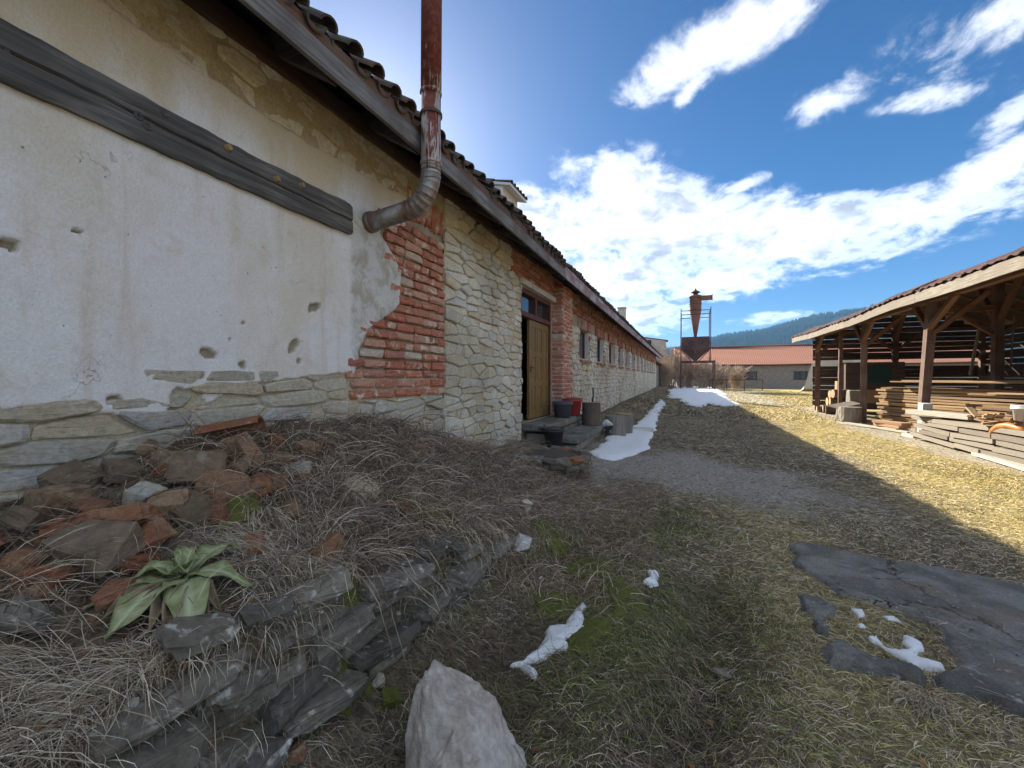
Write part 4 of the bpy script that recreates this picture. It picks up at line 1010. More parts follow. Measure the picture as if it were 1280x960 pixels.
# ---- dust cyclone on its steel frame
cx, cy0 = 0.85, 45.0
cyc = thing('dust_cyclone', 'tall rusty dust extraction cyclone above a dark steel hopper on a frame', 'cyclone', (cx, cy0, gz(cx, cy0)))
cb = ZC
def cl(prof, name, mat, n=20, smooth=True): return sub(MB().lathe(prof, n, (0, 0, 0)).build(name, mat, None, smooth, 0, (cx, cy0, cb)), cyc)
cl([(0.10, 3.95), (0.12, 4.0), (0.54, 6.6), (0.54, 6.62)], 'cone', 'rust_red')
body = cl([(0.53, 6.62), (0.53, 7.85), (0.60, 7.85), (0.60, 7.98), (0.58, 8.0), (0.30, 8.10)], 'cylinder', 'rust_red')
cl([(0.22, 8.08), (0.22, 8.35)], 'outlet_pipe', 'rust_dark'); cl([(0.46, 8.33), (0.44, 8.37), (0.10, 8.58), (0.05, 8.75), (0.001, 8.76)], 'rain_cap', 'rust_dark')
for z_ in (6.62, 7.2): sub(MB().lathe([(0.535, 0), (0.575, 0.0), (0.575, 0.05), (0.535, 0.05)], 20).build('flange', 'rust_dark', None, False, 0, (cx, cy0, cb + z_ - .02)), body)
sub(MB().box(0, 0, 0, 1.05, 0.4, 0.42).build('inlet_duct', 'rust_red', None, False, 0.01, (cx + .95, cy0 - .25, cb + 7.72)), cyc)
sub(MB().box(0, 0, 0, 0.06, 0.5, 0.52).build('inlet_flange', 'rust_dark', None, False, 0.01, (cx + 1.45, cy0 - .25, cb + 7.72)), cyc)
hw = 1.22; hop = MB()
P = [(-hw, -hw, 3.95), (hw, -hw, 3.95), (hw, hw, 3.95), (-hw, hw, 3.95), (-hw, -hw, 2.75), (hw, -hw, 2.75), (hw, hw, 2.75), (-hw, hw, 2.75), (-.14, -.14, 1.72), (.14, -.14, 1.72), (.14, .14, 1.72), (-.14, .14, 1.72)]
hop.add(P, [(0, 3, 2, 1), (0, 1, 5, 4), (1, 2, 6, 5), (2, 3, 7, 6), (3, 0, 4, 7), (4, 5, 9, 8), (5, 6, 10, 9), (6, 7, 11, 10), (7, 4, 8, 11), (8, 9, 10, 11)])
hopper = sub(hop.build('hopper', 'rust_dark', None, False, 0.01, (cx, cy0, cb)), cyc)
for z_ in (2.75, 3.35): sub(MB().box(0, -hw - .03, 0, 2 * hw + .1, .05, .08).build('stiffener', 'rust_dark', None, False, 0, (cx, cy0, cb + z_)), hopper)
sub(MB().box(0, -hw - .04, 0, .16, .06, .30).build('hatch', 'iron', None, False, 0, (cx, cy0, cb + 2.55)), hopper)
for sx in (-1, 1):
    for sy in (-1, 1):
        sub(MB().box(0, 0, 0, .075, .075, 4.95 if sx < 0 else 5.15).build('upright', 'rust_dark', None, False, 0, (cx + sx * (hw + .07), cy0 + sy * (hw + .07), cb + 1.62 + 2.48)), cyc)
        lx = cx + (hw + .42 if sx > 0 else -hw - .07)
        g0 = gz(lx, cy0 + sy * 1.3) - .1
        sub(MB().box(0, 0, 0, .11, .11, cb + 1.68 - g0).build('leg', 'rust_dark', None, False, 0, (lx, cy0 + sy * (hw + .07), (cb + 1.68 + g0) / 2)), cyc)
for sy in (-1, 1):
    for z_ in (6.05, 6.42): sub(MB().box(0, 0, 0, 2 * hw + .1, .05, .06).build('cross_rail', 'rust_dark', None, False, 0, (cx, cy0 + sy * (hw + .07), cb + z_)), cyc)
    sub(MB().box(0, 0, 0, 2 * hw + .62, .12, .13).build('base_beam', 'rust_dark', None, False, 0, (cx + .18, cy0 + sy * (hw + .07), cb + 1.60)), cyc)
for sx in (-1, 1):
    sub(MB().box(0, 0, 0, .05, 2 * hw, .06).build('cross_rail', 'rust_dark', None, False, 0, (cx + sx * (hw + .07), cy0, cb + 6.42)), cyc)
    for sy in (-1, 1): sub(MB().bar((0, 0, 0), (-sx * .85, 0, -.95), .06, .06).build('hopper_stay', 'rust_dark', None, False, 0, (cx + sx * hw, cy0 + sy * (hw + .09), cb + 2.70)), cyc)
# low rail fence by the leg
rf_ = thing('rail_fence', 'low dark steel rail fence in front of the red roofed outbuilding', 'fence', (4.2, 46, gz(4.2, 46)))
for i in range(4): x = 2.2 + i * 1.5; sub(MB().box(0, 0, 0, .08, .08, 1.1).build('post', 'rust_dark', None, False, 0, (x, 46, gz(x, 46) + .5)), rf_)
sub(MB().bar((0, 0, 0), (4.6, 0, 0), .06, .07).build('rail', 'rust_dark', None, False, 0, (2.15, 46, gz(4, 46) + 1.0)), rf_)

# ---- leafless shrubs between the building's end and the outbuilding
def shrub(x, y, h, w, n, label, seed):
    rs = random.Random(seed); z0 = gz(x, y); t = thing('bare_shrub', label, 'shrub', (x, y, z0), group='leafless shrubs at the far end of the yard')
    st_ = MB(); tw_ = MB()
    for i in range(n):
        a = rs.uniform(0, 2 * math.pi); p = Vector((rs.uniform(-.25, .25) * w, rs.uniform(-.25, .25) * w, -.1)); d = Vector((math.cos(a) * rs.uniform(.1, .5) * w / h, math.sin(a) * rs.uniform(.1, .5) * w / h, 1)).normalized()
        pts = [p]; L = h * rs.uniform(.6, 1.0) / 6
        for k in range(6):
            d = (d + Vector((rs.gauss(0, .13), rs.gauss(0, .13), rs.gauss(0.02, .08)))).normalized(); p = p + d * L; pts.append(p)
        st_.tube(pts, [.045 * (1 - k / 7.5) for k in range(7)], 4, False)
        for k in range(2, 7):
            for m in range(rs.randint(5, 8)):
                q = pts[k]; e = (d * .6 + Vector((rs.gauss(0, .7), rs.gauss(0, .7), rs.gauss(.3, .4)))).normalized(); s = rs.uniform(.25, .8)
                q2 = q + e * s * .5; q3 = q2 + (e + Vector((rs.gauss(0, .4), rs.gauss(0, .4), .2))).normalized() * s * .5
                tw_.tube([q, q2, q3], [.028, .020, .012], 3, False)
                e2 = (e + Vector((rs.gauss(0, .8), rs.gauss(0, .8), rs.gauss(.2, .5)))).normalized(); tw_.tube([q2, q2 + e2 * s * .5], [.020, .010], 3, False)
    o1 = st_.build('stem', 'shrub_bark', t); o2 = tw_.build('twigs', 'shrub_bark', t); o1['kind'] = 'stuff'; o2['kind'] = 'stuff'
for i, (x, y, h, w, n, lb) in enumerate([(-1.6, 49.5, 4.4, 2.6, 34, 'tallest leafless shrub, left of the hopper beside the annex'), (0.0, 50.5, 3.6, 2.4, 34, 'leafless shrub directly below the steel hopper'), (1.5, 50.0, 2.9, 2.2, 30, 'leafless shrub left of the cyclone frame leg, below the hopper'),
        (3.3, 50.6, 2.6, 2.4, 30, 'leafless shrub just right of the cyclone frame leg'), (5.0, 52.0, 2.4, 2.0, 24, 'low leafless shrub left of the outbuilding window'), (-2.0, 46.5, 2.6, 2.0, 24, 'low leafless shrub against the annex wall, nearest the snow')]):
    shrub(x, y, h, w, n, lb, 100 + i)

# ================================================================== TIMBER SHED
SX, SYF, SYN = 5.36, 22.9, 3.6
shed = thing('timber_shed', 'open fronted timber shed with tiled roof on the right of the yard', 'shed', (8.0, 14, 0))
EAX, EZ, SP, RX = 4.66, ZC + 1.85, 0.42, 8.2
RZ = EZ + (RX - EAX) * SP
def sag(y): return -0.03 * math.sin((y - SYN) * 0.55) - 0.015 * math.sin(y * 1.3)
def at_(mb, name, mat, loc, bevel=0.006, parent=shed): return sub(mb.build(name, mat, None, False, bevel, loc), parent)
def beam_(name, a, b, w, h, mat, parent=shed, j=.004, up=(0, 0, 1)):
    a, b = Vector(a), Vector(b); m = (a + b) / 2
    d = b - a; L = d.length
    # local z runs along the timber so that the grain follows it
    q = d.to_track_quat('Z', 'X'); o = MB().box(0, 0, 0, w, h, L, None, j).build(name, mat, None, False, 0.006, m); o.rotation_euler = q.to_euler(); return sub(o, parent)
front = [(22.3, 22.35), (19.4, 19.4), (17.1, 17.15), (13.45, 13.05), (9.2, 9.1), (5.2, 5.2)]
tops = 3.14
for i, (yb, yt) in enumerate(front):
    w_ = 0.11 if i == 1 else 0.17; g0 = gz(SX, yb) - .12
    beam_('post', (SX, yb, g0), (SX + .02, yt, tops), w_, w_, 'post_wood')
    if i == 1: continue
    for dy, z0, L in ((1, 2.55, .65), (-1, 2.52, 1.15 if i == 3 else .8)):
        if i == 0 and dy > 0: continue
        yy = yb + (yt - yb) * (z0 - g0) / (tops - g0)
        beam_('brace', (SX - .02, yy + dy * .03, z0), (SX - .02, yy + dy * L, tops + .02), .10, .11, 'brace_wood')
    beam_('brace', (SX + .08, yt, 2.45), (SX + 1.0, yt, tops + .18), .11, .12, 'brace_wood')
beam_('wall_plate', (SX, SYN, tops + .08), (SX, SYF + .3, tops + .08), .16, .17, 'brace_wood')
for y in (22.8, 16.4, 10.4, 5.0):
    beam_('post', (RX, y, -.3), (RX, y, RZ - .3), .2, .2, 'post_wood')
    for dy in (-1, 1):
        if y > 22 and dy > 0: continue
        beam_('brace', (RX, y + dy * .08, 3.0), (RX, y + dy * 1.1, RZ - .35), .11, .12, 'brace_wood')
    for dx_ in (-1, 1): beam_('brace', (RX + dx_ * .08, y, 2.6), (RX + dx_ * 1.1, y, 3.42), .10, .11, 'brace_wood')
    beam_('tie_beam', (SX - .2, y + .02, 3.36), (11.2, y + .02, 3.36), .15, .18, 'brace_wood')
    beam_('post', (10.95, y, -.3), (10.95, y, 3.3), .16, .16, 'post_wood')
beam_('ridge_beam', (RX, SYN, RZ - .22), (RX, SYF + .5, RZ - .22), .14, .2, 'brace_wood')
y = SYN + .2
while y < SYF + .6:
    beam_('rafter', (EAX + .05, y, EZ - .10), (RX, y, RZ - .08), .10, .12, 'brace_wood'); beam_('rafter', (RX, y, RZ - .08), (11.7, y, RZ - 3.5 * SP - .08), .10, .12, 'brace_wood'); y += 1.15
# roof: boards, eave board, tiles
vs = []
for y in (SYN, SYF + .72):
    for (x, dz) in ((EAX + .02, -.02), (RX, (RX - EAX) * SP - .02), (11.8, (RX - EAX) * SP - 3.6 * SP - .02), (11.8, (RX - EAX) * SP - 3.6 * SP - .05), (RX, (RX - EAX) * SP - .05), (EAX + .02, -.05)): vs.append((x, y, EZ + dz))
sroof = sub(MB().add(vs, [(k, (k + 1) % 6, 6 + (k + 1) % 6, 6 + k) for k in range(6)] + [tuple(range(6)), (11, 10, 9, 8, 7, 6)]).build('roof', 'slat_wood'), shed)
y = SYN
while y < SYF + .65:
    L = min(rnd.uniform(3.6, 5.0), SYF + .72 - y); n = 9; v = []; f = []
    for i in range(n):
        yy = y + (L - .008) * i / (n - 1); zt = EZ - .005 + sag(yy) + rnd.uniform(-.012, .014); zb = EZ - .215 + sag(yy) + rnd.uniform(-.004, .004)
        v += [(EAX - .015, yy, zb), (EAX - .015, yy, zt), (EAX + .018, yy, zt), (EAX + .018, yy, zb)]
    for i in range(n - 1):
        for k in range(4): f.append((i * 4 + k, i * 4 + (k + 1) % 4, i * 4 + 4 + (k + 1) % 4, i * 4 + 4 + k))
    f += [(3, 2, 1, 0), tuple((n - 1) * 4 + k for k in range(4))]
    c = Vector((EAX, y + L / 2, EZ)); sub(MB().add([Vector(p) - c for p in v], f).build('fascia_board', 'shed_fascia', None, False, 0, c), sroof); y += L
def flat_tile():
    vs = []; n = 6
    for (x, dz) in ((0, 0), (.45, 0)):
        for t in (.018, -.008):
            for k in range(n + 1): u = k / n; vs.append((x, -.15 + .30 * u, t + .022 * math.sin(u * math.pi * 2 + .5)))
    m = n + 1; fs = []
    for k in range(n): fs += [(k, 2 * m + k, 2 * m + k + 1, k + 1), (m + k + 1, 3 * m + k + 1, 3 * m + k, m + k), (k, k + 1, m + k + 1, m + k)]
    fs += [(0, m, 3 * m, 2 * m), (n, 2 * m + n, 3 * m + n, m + n)]
    return MB().add(vs, fs).mesh('tile', 'shed_tile')
FT = flat_tile(); sa = math.atan(SP); y = SYN + .15
while y < SYF + .7:
    for r_ in range(2):
        o = link('tile', FT, None, 0, (EAX - .06 + r_ * .36 + rnd.uniform(-.02, .02), y + rnd.uniform(-.008, .008), EZ + .025 + sag(y) + r_ * (.36 * SP + .012) + rnd.uniform(-.01, .012))); o.rotation_euler = (R(3) + rnd.gauss(0, .035), -sa + rnd.gauss(0, .03), rnd.gauss(0, .03)); sub(o, sroof)
    y += .295
ny = 240; yg = np.linspace(SYN, SYF + .72, ny); prof = .03 * np.abs(np.sin(np.arange(ny) * math.pi / 4)); V = []
for (x, z) in ((EAX + .3, EZ + .3 * SP), (6.5, EZ + (6.5 - EAX) * SP), (RX, RZ + .02), (10.0, RZ - 1.8 * SP), (11.85, RZ - 3.65 * SP)): V += [(x, a, z + b + .03) for a, b in zip(yg, prof)]
idx = np.arange(5 * ny).reshape(5, ny); F = np.stack([idx[:-1, :-1].ravel(), idx[:-1, 1:].ravel(), idx[1:, 1:].ravel(), idx[1:, :-1].ravel()], 1)
stuff(sub(link('tile_field', np_mesh('tile_field', V, F, 'shed_tile', True)), sroof))
# horizontal boards of the far end and of the back, with gaps
def slat(a, b, h):
    L = (Vector(b) - Vector(a)).length; c = (Vector(a) + Vector(b)) / 2; d = Vector(b) - Vector(a)
    o = MB().box(0, 0, 0, L, .028, h, None, .007).build('slat', 'slat_wood', None, False, 0, c); o.rotation_euler = (rnd.gauss(0, .05), rnd.gauss(0, .006), math.atan2(d.y, d.x)); sub(o, shed)
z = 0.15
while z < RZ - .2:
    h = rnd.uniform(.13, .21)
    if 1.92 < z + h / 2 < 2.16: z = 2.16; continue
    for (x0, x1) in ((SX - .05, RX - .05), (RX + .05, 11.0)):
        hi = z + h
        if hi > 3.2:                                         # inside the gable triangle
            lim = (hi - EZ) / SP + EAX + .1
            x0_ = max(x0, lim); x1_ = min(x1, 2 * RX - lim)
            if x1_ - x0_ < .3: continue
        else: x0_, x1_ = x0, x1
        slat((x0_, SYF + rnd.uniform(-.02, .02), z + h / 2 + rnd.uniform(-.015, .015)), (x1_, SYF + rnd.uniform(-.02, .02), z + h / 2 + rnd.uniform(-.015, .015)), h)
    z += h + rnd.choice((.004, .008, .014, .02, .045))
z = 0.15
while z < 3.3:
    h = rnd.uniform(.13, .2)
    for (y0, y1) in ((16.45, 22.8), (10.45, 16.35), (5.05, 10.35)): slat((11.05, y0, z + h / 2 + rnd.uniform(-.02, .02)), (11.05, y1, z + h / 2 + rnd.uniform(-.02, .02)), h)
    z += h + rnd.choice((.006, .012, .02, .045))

# ---- stacked boards
PLANK = [MB().box(0, 0, 0, 1, 1, 1, None, 0).mesh('plank', m) for m in ('plank_wood', 'grey_plank')]
def plank(parent, c, L, w, h, rz, me=0, tilt=0.0, name='plank'):
    o = link(name, PLANK[me], None, 0, c); o.scale = (L, w, h) if me == 0 else (w, L, h)
    o.rotation_euler = (rnd.gauss(0, .012), tilt + rnd.gauss(0, .004), rz if me == 0 else rz - R(90)); return sub(o, parent)
def stack(label, x, y, z0, ang, L, layers, cols, th, name='lumber_stack', rag=.35, gap=.016):
    t = thing(name, label, 'lumber', (x, y, z0)); d = Vector((math.cos(ang), math.sin(ang), 0)); s = Vector((-d.y, d.x, 0)); z = z0
    for k in range(layers):
        h = th * rnd.uniform(.8, 1.2); u = 0.0
        for c in range(cols):
            w = rnd.uniform(.18, .27); e = rnd.uniform(-rag, rag * .4) * (1 if rnd.random() < .6 else .3); LL = L * rnd.uniform(.93, 1.02)
            m = Vector((x, y, z + h / 2)) + d * (LL / 2 + e) + s * (u + w / 2)
            plank(t, m, LL, w, h, ang + rnd.gauss(0, .012)); u += w + .02
        z += h + gap * rnd.uniform(.3, 1.6)
    return t
stA = stack('tall stack of sawn boards with ragged ends behind the middle shed posts', 5.75, 17.0, gz(5.7, 16) - .0, math.atan2(-.93, .36), 5.2, 16, 4, .058, rag=.30)
stB = stack('lower stack of fresh orange boards behind the leaning shed post', 5.85, 12.75, gz(5.8, 13) + .02, math.atan2(-.95, .30), 4.6, 12, 4, .058, rag=.38)
for st_, (x, y, z) in ((stA, (5.72, 16.2, 1.20)), (stB, (5.95, 12.9, .93))):     # a few loose crooked boards on top
    for i in range(4): plank(st_, (x + .75 + i * .18, y - 1.6 + rnd.uniform(-.3, .3), z + .05 + i * .012), 3.6, .16, .035, math.atan2(-.93, .36) + rnd.gauss(0, .05))
# grey sawn blocks laid along the shed front
stC = thing('grey_board_stack', 'low stack of weathered grey boards along the shed front beside the leaning post', 'lumber', (5.15, 10.8, 0))
z = 0.0
for k in range(5):
    for c in range(2):
        y = 12.9 - (0.35 * (k % 2)) - rnd.uniform(0, .25)
        while y > 6.6:
            L = rnd.uniform(.75, 1.9); zz = gz(5.15, y - L / 2) + .06 + k * .108
            plank(stC, (5.06 + c * .30 + rnd.uniform(-.03, .03), y - L / 2, zz + .045), L, .26, .085, R(90) + rnd.gauss(0, .015), 1); y -= L + rnd.choice((.02, .03, .10))
for i in range(3): plank(stC, (5.20 + i * .06, 12.35 - i * .42, gz(5.2, 12) + .63 + i * .012), 1.5, .15, .05, R(90 + i * 14), 1)
tag(stC, stC['label'], 'lumber')
off = thing('offcut_pile', 'small pile of bright orange wood offcuts on the grey boards', 'offcuts', (5.25, 10.4, .6))
for i in range(26):
    p = (5.22 + rnd.uniform(-.2, .45), 10.35 + rnd.uniform(-1.1, .9), gz(5.2, 10) + .64 + abs(rnd.gauss(0, .07))); o = plank(off, p, rnd.uniform(.2, .6), rnd.uniform(.05, .12), rnd.uniform(.025, .05), rnd.uniform(0, 3.1), 0, rnd.gauss(0, .2), 'offcut')
wbd = thing('white_board', 'pale clean board lying on top of the grey boards', 'board', (5.05, 11.6, .6))
at_(MB().box(0, 0, 0, .20, 1.5, .10, None, .003), 'board', 'white_plank', (4.98, 11.75, gz(5.0, 11.7) + .66), .004, wbd).rotation_euler = (0, 0, R(16))
for i, (x, y, rz, L, lb) in enumerate(((5.0, 15.2, 20, 2.2, 'pale board lying on the ground in front of the tall board stack'), (5.15, 14.6, 14, 1.6, 'shorter pale board lying at the foot of the leaning shed post'), (4.85, 9.0, -4, 2.6, 'pale board lying flat before the grey boards at the frame edge'))):
    tag(MB().box(0, 0, 0, .24, L, .05, None, .003).build('ground_board', 'white_plank', None, False, .004, (x, y, gz(x, y) + .045)), lb, 'board', 'boards lying on the ground by the shed').rotation_euler = (0, R(3), R(rz))
for k in range(3): tag(MB().box(0, 0, 0, .30, .9, .07, None, .004).build('short_board', 'cardboard', None, False, .004, (5.25, 14.75, gz(5.2, 14.8) + .06 + k * .078)), ('bottom', 'middle', 'top')[k] + ' one of three short boards piled left of the leaning post', 'board', 'short boards left of the leaning post').rotation_euler = (0, 0, R(10 + 7 * k))
# footing beside the leaning post
tag(MB().box(0, 0, 0, .19, .24, .92, None, .006).build('post_footing', 'pale_stone', None, False, .012, (SX - .03, 13.2, gz(SX, 13.2) + .38)), 'pale concrete stub footing strapped to the leaning shed post', 'footing').rotation_euler = (R(3), 0, 0)
tag(MB().box(0, 0, 0, .55, .55, .07, None, .01).build('footing_slab', 'pale_stone', None, False, .01, (SX - .05, 13.3, gz(SX, 13.3) + .02)), 'flat concrete slab under the leaning shed post', 'slab')
# white tub and an orange strap at the frame's edge
tb = thing('white_tub', 'white plastic tub with rim standing on the grey boards', 'tub', (5.25, 9.75, 0)); tz0 = gz(5.2, 9.7) + .64
sub(MB().lathe([(.001, 0), (.14, 0), (.165, .30), (.18, .30), (.18, .335), (.168, .335), (.155, .32)], 22).build('shell', 'white_plastic', None, True, 0, (5.25, 9.75, tz0)), tb); sub(MB().lathe([(.172, .0), (.186, .0), (.186, .03), (.172, .03)], 22).build('rim', 'white_plastic', None, True, 0, (5.25, 9.75, tz0 + .27)), tb)
pts = [(5.02, 10.15, .42), (5.0, 10.05, .52), (4.99, 9.9, .60), (5.0, 9.7, .64), (5.02, 9.5, .62), (5.05, 9.3, .55)]
tag(MB().tube([(x, y, z + gz(5, 10)) for x, y, z in pts], .055, 10).build('orange_hose', 'orange_paint', None, True), 'short bent orange hose hanging over the grey boards', 'hose')
# ---- things at the shed's far end
def log(name, loc, r, L, rot, label, group, bark='log_bark', end='log_end', n=14):
    t = thing(name, label, 'log', loc, 0, group)
    pr = [(r * (1 + .03 * math.sin(3 * k)), -L / 2 + L * k / 4) for k in range(5)]
    b = MB().lathe(pr, n, jit=.03); o = b.build('bark', bark, None, False, 0, loc); o.rotation_euler = rot; sub(o, t)
    for s in (-1, 1):
        e = MB().lathe([(r * .97, 0), (r * .5, .004 * s), (.001, .006 * s)], n, jit=.0); q = e.build('cut_end', end, None, False, 0, Vector(loc) + Euler(rot).to_matrix() @ Vector((0, 0, s * (L / 2 - .001)))); q.rotation_euler = rot; sub(q, t)
    return t
i = 0
for (x, y, zz, lb) in ((5.35, 20.75, .16, 'bottom left'), (5.30, 20.15, .17, 'bottom right'), (5.45, 20.62, .47, 'middle left'), (5.40, 20.05, .50, 'middle right'), (5.50, 20.50, .77, 'upper left'), (5.45, 19.95, .82, 'topmost'), (5.2, 21.0, .12, 'outermost small')):
    log('firewood_log', (x + .1, y, gz(x, y) + zz), .17 if i < 6 else .13, .55, (0, R(90), R(rnd.uniform(-14, 14))), lb + ' log of the small lit firewood pile at the far end of the shed', 'firewood logs by the shed'); i += 1
for k, (x, y, zz, s) in enumerate(((5.45, 18.35, .28, (.5, .5, .56)), (5.5, 18.3, .78, (.42, .42, .44)), (5.35, 17.75, .24, (.34, .34, .48)))):
    tag(hull_obj := link('squared_block', hull(chipped_box(*s, .03, .012), 'grey_plank', 'squared_block'), None, 0, (x, y, gz(x, y) + zz)), ('large squared timber block between the shed posts', 'squared timber block stacked on the large block', 'smaller squared timber block right of the stacked blocks')[k], 'block', 'squared timber blocks by the shed')
log('chopping_stump', (4.98, 17.0, gz(5, 17) + .24), .30, .50, (0, 0, .4), 'fat grey chopping stump standing on the grass before the shed', 'stumps by the shed', 'grey_log', 'grey_log', 18)
log('leaning_stump', (5.05, 17.85, gz(5, 17.8) + .20), .22, .42, (.1, .1, .2), 'smaller stump under a tilted slab beside the fat chopping stump', 'stumps by the shed', 'grey_log', 'grey_log', 16)
tag(MB().box(0, 0, 0, .9, .42, .06, None, .01).build('tilted_slab', 'grey_plank', None, False, .008, (5.05, 17.7, gz(5, 17.7) + .50)), 'thin wooden slab lying tilted across the small stump', 'slab').rotation_euler = (.16, -.14, .5)
cup = thing('wooden_cupboard', 'dark wooden cupboard with a green window inside the shed', 'cupboard', (7.0, 21.5, 0))
at_(MB().box(0, 0, 0, 1.9, 1.0, 1.9), 'case', 'slat_wood', (7.0, 21.7, 1.05), .01, cup)
at_(MB().box(0, 0, 0, .72, .03, .62), 'window', 'green_paint', (7.15, 21.18, 1.55), .01, cup); at_(MB().box(0, 0, 0, .8, .06, .06), 'sill', 'green_paint', (7.15, 21.16, 1.20), .01, cup)
at_(MB().box(0, 0, 0, 1.3, .05, .55), 'drawer', 'cardboard', (7.05, 21.17, .62), .01, cup)
tag(MB().box(0, 0, 0, .5, .6, .45, None, .01).build('brown_box', 'cardboard', None, False, .01, (6.2, 21.9, 1.0)), 'brown box behind the far corner post of the shed', 'box')
for i in range(7):
    x = 9.4 + rnd.uniform(-.2, .5); y = 19.6 - i * .55; zb = 1.1
    tag(MB().box(0, 0, 0, .16, .035, 1.7, None, .004).build('leaning_board', 'white_plank' if i % 3 == 0 else 'grey_plank', None, False, 0, (x, y, 2.25 + rnd.uniform(-.2, .2))), ('first', 'second', 'third', 'fourth', 'fifth', 'sixth', 'seventh')[i] + ' from the left of the boards leaning upright at the dark back of the shed', 'board', 'boards leaning at the back of the shed').rotation_euler = (rnd.gauss(0, .12), rnd.gauss(.12, .06), rnd.gauss(.9, .2))
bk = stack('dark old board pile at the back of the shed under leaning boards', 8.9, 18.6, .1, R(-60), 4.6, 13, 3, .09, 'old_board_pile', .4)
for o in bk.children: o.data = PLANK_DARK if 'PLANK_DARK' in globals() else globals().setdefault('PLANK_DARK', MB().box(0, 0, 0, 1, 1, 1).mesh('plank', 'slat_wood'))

# ================================================================== THINGS IN THE FOREGROUND
# ---- stove pipe
sp = thing('stove_pipe', 'stove pipe leaving the wall and rising past the eaves, flaking red paint', 'pipe', (WX, 2.87, 2.66))
PX = -1.86
sub(MB().tube([(WX - .05, 2.87, 2.655), (WX + .02, 2.87, 2.662), (-2.08, 2.86, 2.70)], .075, 20).build('wall_branch', 'zinc', None, True), sp)
sub(MB().lathe([(.078, 0), (.088, .0), (.088, .035), (.078, .035)], 20).build('wall_collar', 'zinc', None, True, 0, (WX + .03, 2.87, 2.662)), sp).rotation_euler = (0, R(85), 0)
pts = []; rad = []
N = 26
for i in range(N + 1):
    t = i / N; a = R(7) + (R(90) - R(7)) * t; rr = .21
    pts.append((-2.08 + rr * (math.sin(a) - math.sin(R(7))) * 0 + (PX + 2.08) * math.sin(t * math.pi / 2) ** 1.0, 2.86, 2.70 + .25 * (1 - math.cos(t * math.pi / 2)) + .02 * t)); rad.append(.0765 + (.0045 if i % 3 == 0 else 0))
sub(MB().tube(pts, rad, 20).build('elbow', 'zinc', None, False), sp)
e = pts[-1]
sub(MB().tube([e, (PX, 2.86, 3.02), (PX + .004, 2.86, 3.62)], .0765, 20).build('lower_length', 'red_pipe', None, True), sp)
sub(MB().tube([(PX + .004, 2.86, 3.56), (PX + .012, 2.865, 4.8), (PX + .02, 2.87, 6.2)], .0805, 20).build('upper_length', 'red_pipe', None, True), sp)
for z_ in (3.02, 3.57): sub(MB().lathe([(.079, 0), (.0855, .005), (.0855, .02), (.079, .025)], 20).build('seam_ring', 'red_pipe', None, True, 0, (PX + .002, 2.86, z_)), sp)
cl_ = sub(MB().lathe([(.080, 0), (.0875, 0), (.0875, .022), (.080, .022)], 20).build('clamp', 'iron', None, False, 0, (PX + .004, 2.86, 3.40)), sp)
sub(MB().bar((-.085, 0, .01), (-.14, -.02, .035), .02, .006).build('clamp_ear', 'iron', None, False, 0, (PX, 2.86, 3.40)), cl_)
for k in range(4):
    z_ = 2.90 + .035 * k; tl = rnd.uniform(-.25, .25)
    ring = [(PX + .0795 * math.cos(a), 2.86 + .0795 * math.sin(a), z_ + tl * .08 * math.cos(a + k)) for a in np.linspace(0, 2 * math.pi, 19)]
    sub(MB().tube(ring, .0025, 4, False).build('wire', 'iron'), sp)
sub(MB().tube([(PX - .07, 2.84, 3.33), (-2.02, 2.80, 3.27)], .003, 4).build('wire', 'iron'), sp)

# ---- door steps
def slab_hull(name, mat, c, s, b=.02, j=.012, rz=0.0, label=None, cat=None, group=None):
    o = link(name, hull(chipped_box(*s, b, j), mat, name), None, 0, c); o.rotation_euler = (0, 0, rz)
    if label: tag(o, label, cat, group)
    return o
slab_hull('door_step', 'concrete', (-2.26, 7.72, .54), (.50, 2.35, .12), label='upper concrete doorstep under the open door', cat='step')
slab_hull('door_step', 'concrete', (-1.86, 8.05, .33), (.56, 2.6, .11), label='lower concrete doorstep with the black bucket at its near end', cat='step')
tag(MB().box(-2.28, 7.75, .2, .42, 2.2, .46, None, .02).build('step_base', 'far_stone', None, False, .02), 'rough masonry base under the upper doorstep', 'masonry')
tag(MB().box(-1.9, 8.1, .05, .50, 2.45, .40, None, .02).build('step_base', 'far_stone', None, False, .02), 'rough masonry base under the lower doorstep', 'masonry')
def bucket(name, mat, c, r0, r1, h, label, fill=None, bail=True):
    t = thing(name, label, 'bucket', c)
    sub(MB().lathe([(.001, 0), (r0, 0), (r1, h), (r1 + .012, h), (r1 + .012, h - .025), (r1 - .002, h - .027), (r1 - .006, h - .002), (r0 - .006, .01), (.001, .01)], 22).build('shell', mat, None, True, 0, c), t)
    sub(MB().lathe([(r1 - .006, h - .03), (r1 - .006 + .02, h - .03), (r1 + .014, h - .055), (r1 - .012, h - .055)], 22).build('rim', mat, None, True, 0, c), t)
    if fill: sub(MB().lathe([(r1 - .012, h - .03), (r1 * .6, h + .01), (.001, h + .035)], 14, jit=.12).build('contents', fill, None, False, 0, c), t)
    return t
bucket('grey_bucket', 'grey_plastic', (-2.20, 7.95, .606), .15, .19, .30, 'dark grey plastic bucket standing on the upper step at the door')
bucket('red_bucket', 'red_plastic', (-2.16, 8.48, .606), .17, .215, .34, 'red plastic bucket behind the grey bucket on the upper step')
bucket('black_bucket', 'black_plastic', (-1.95, 6.52, .24), .12, .165, .32, 'black plastic bucket full of soil at the near end of the steps', 'soil_clod')
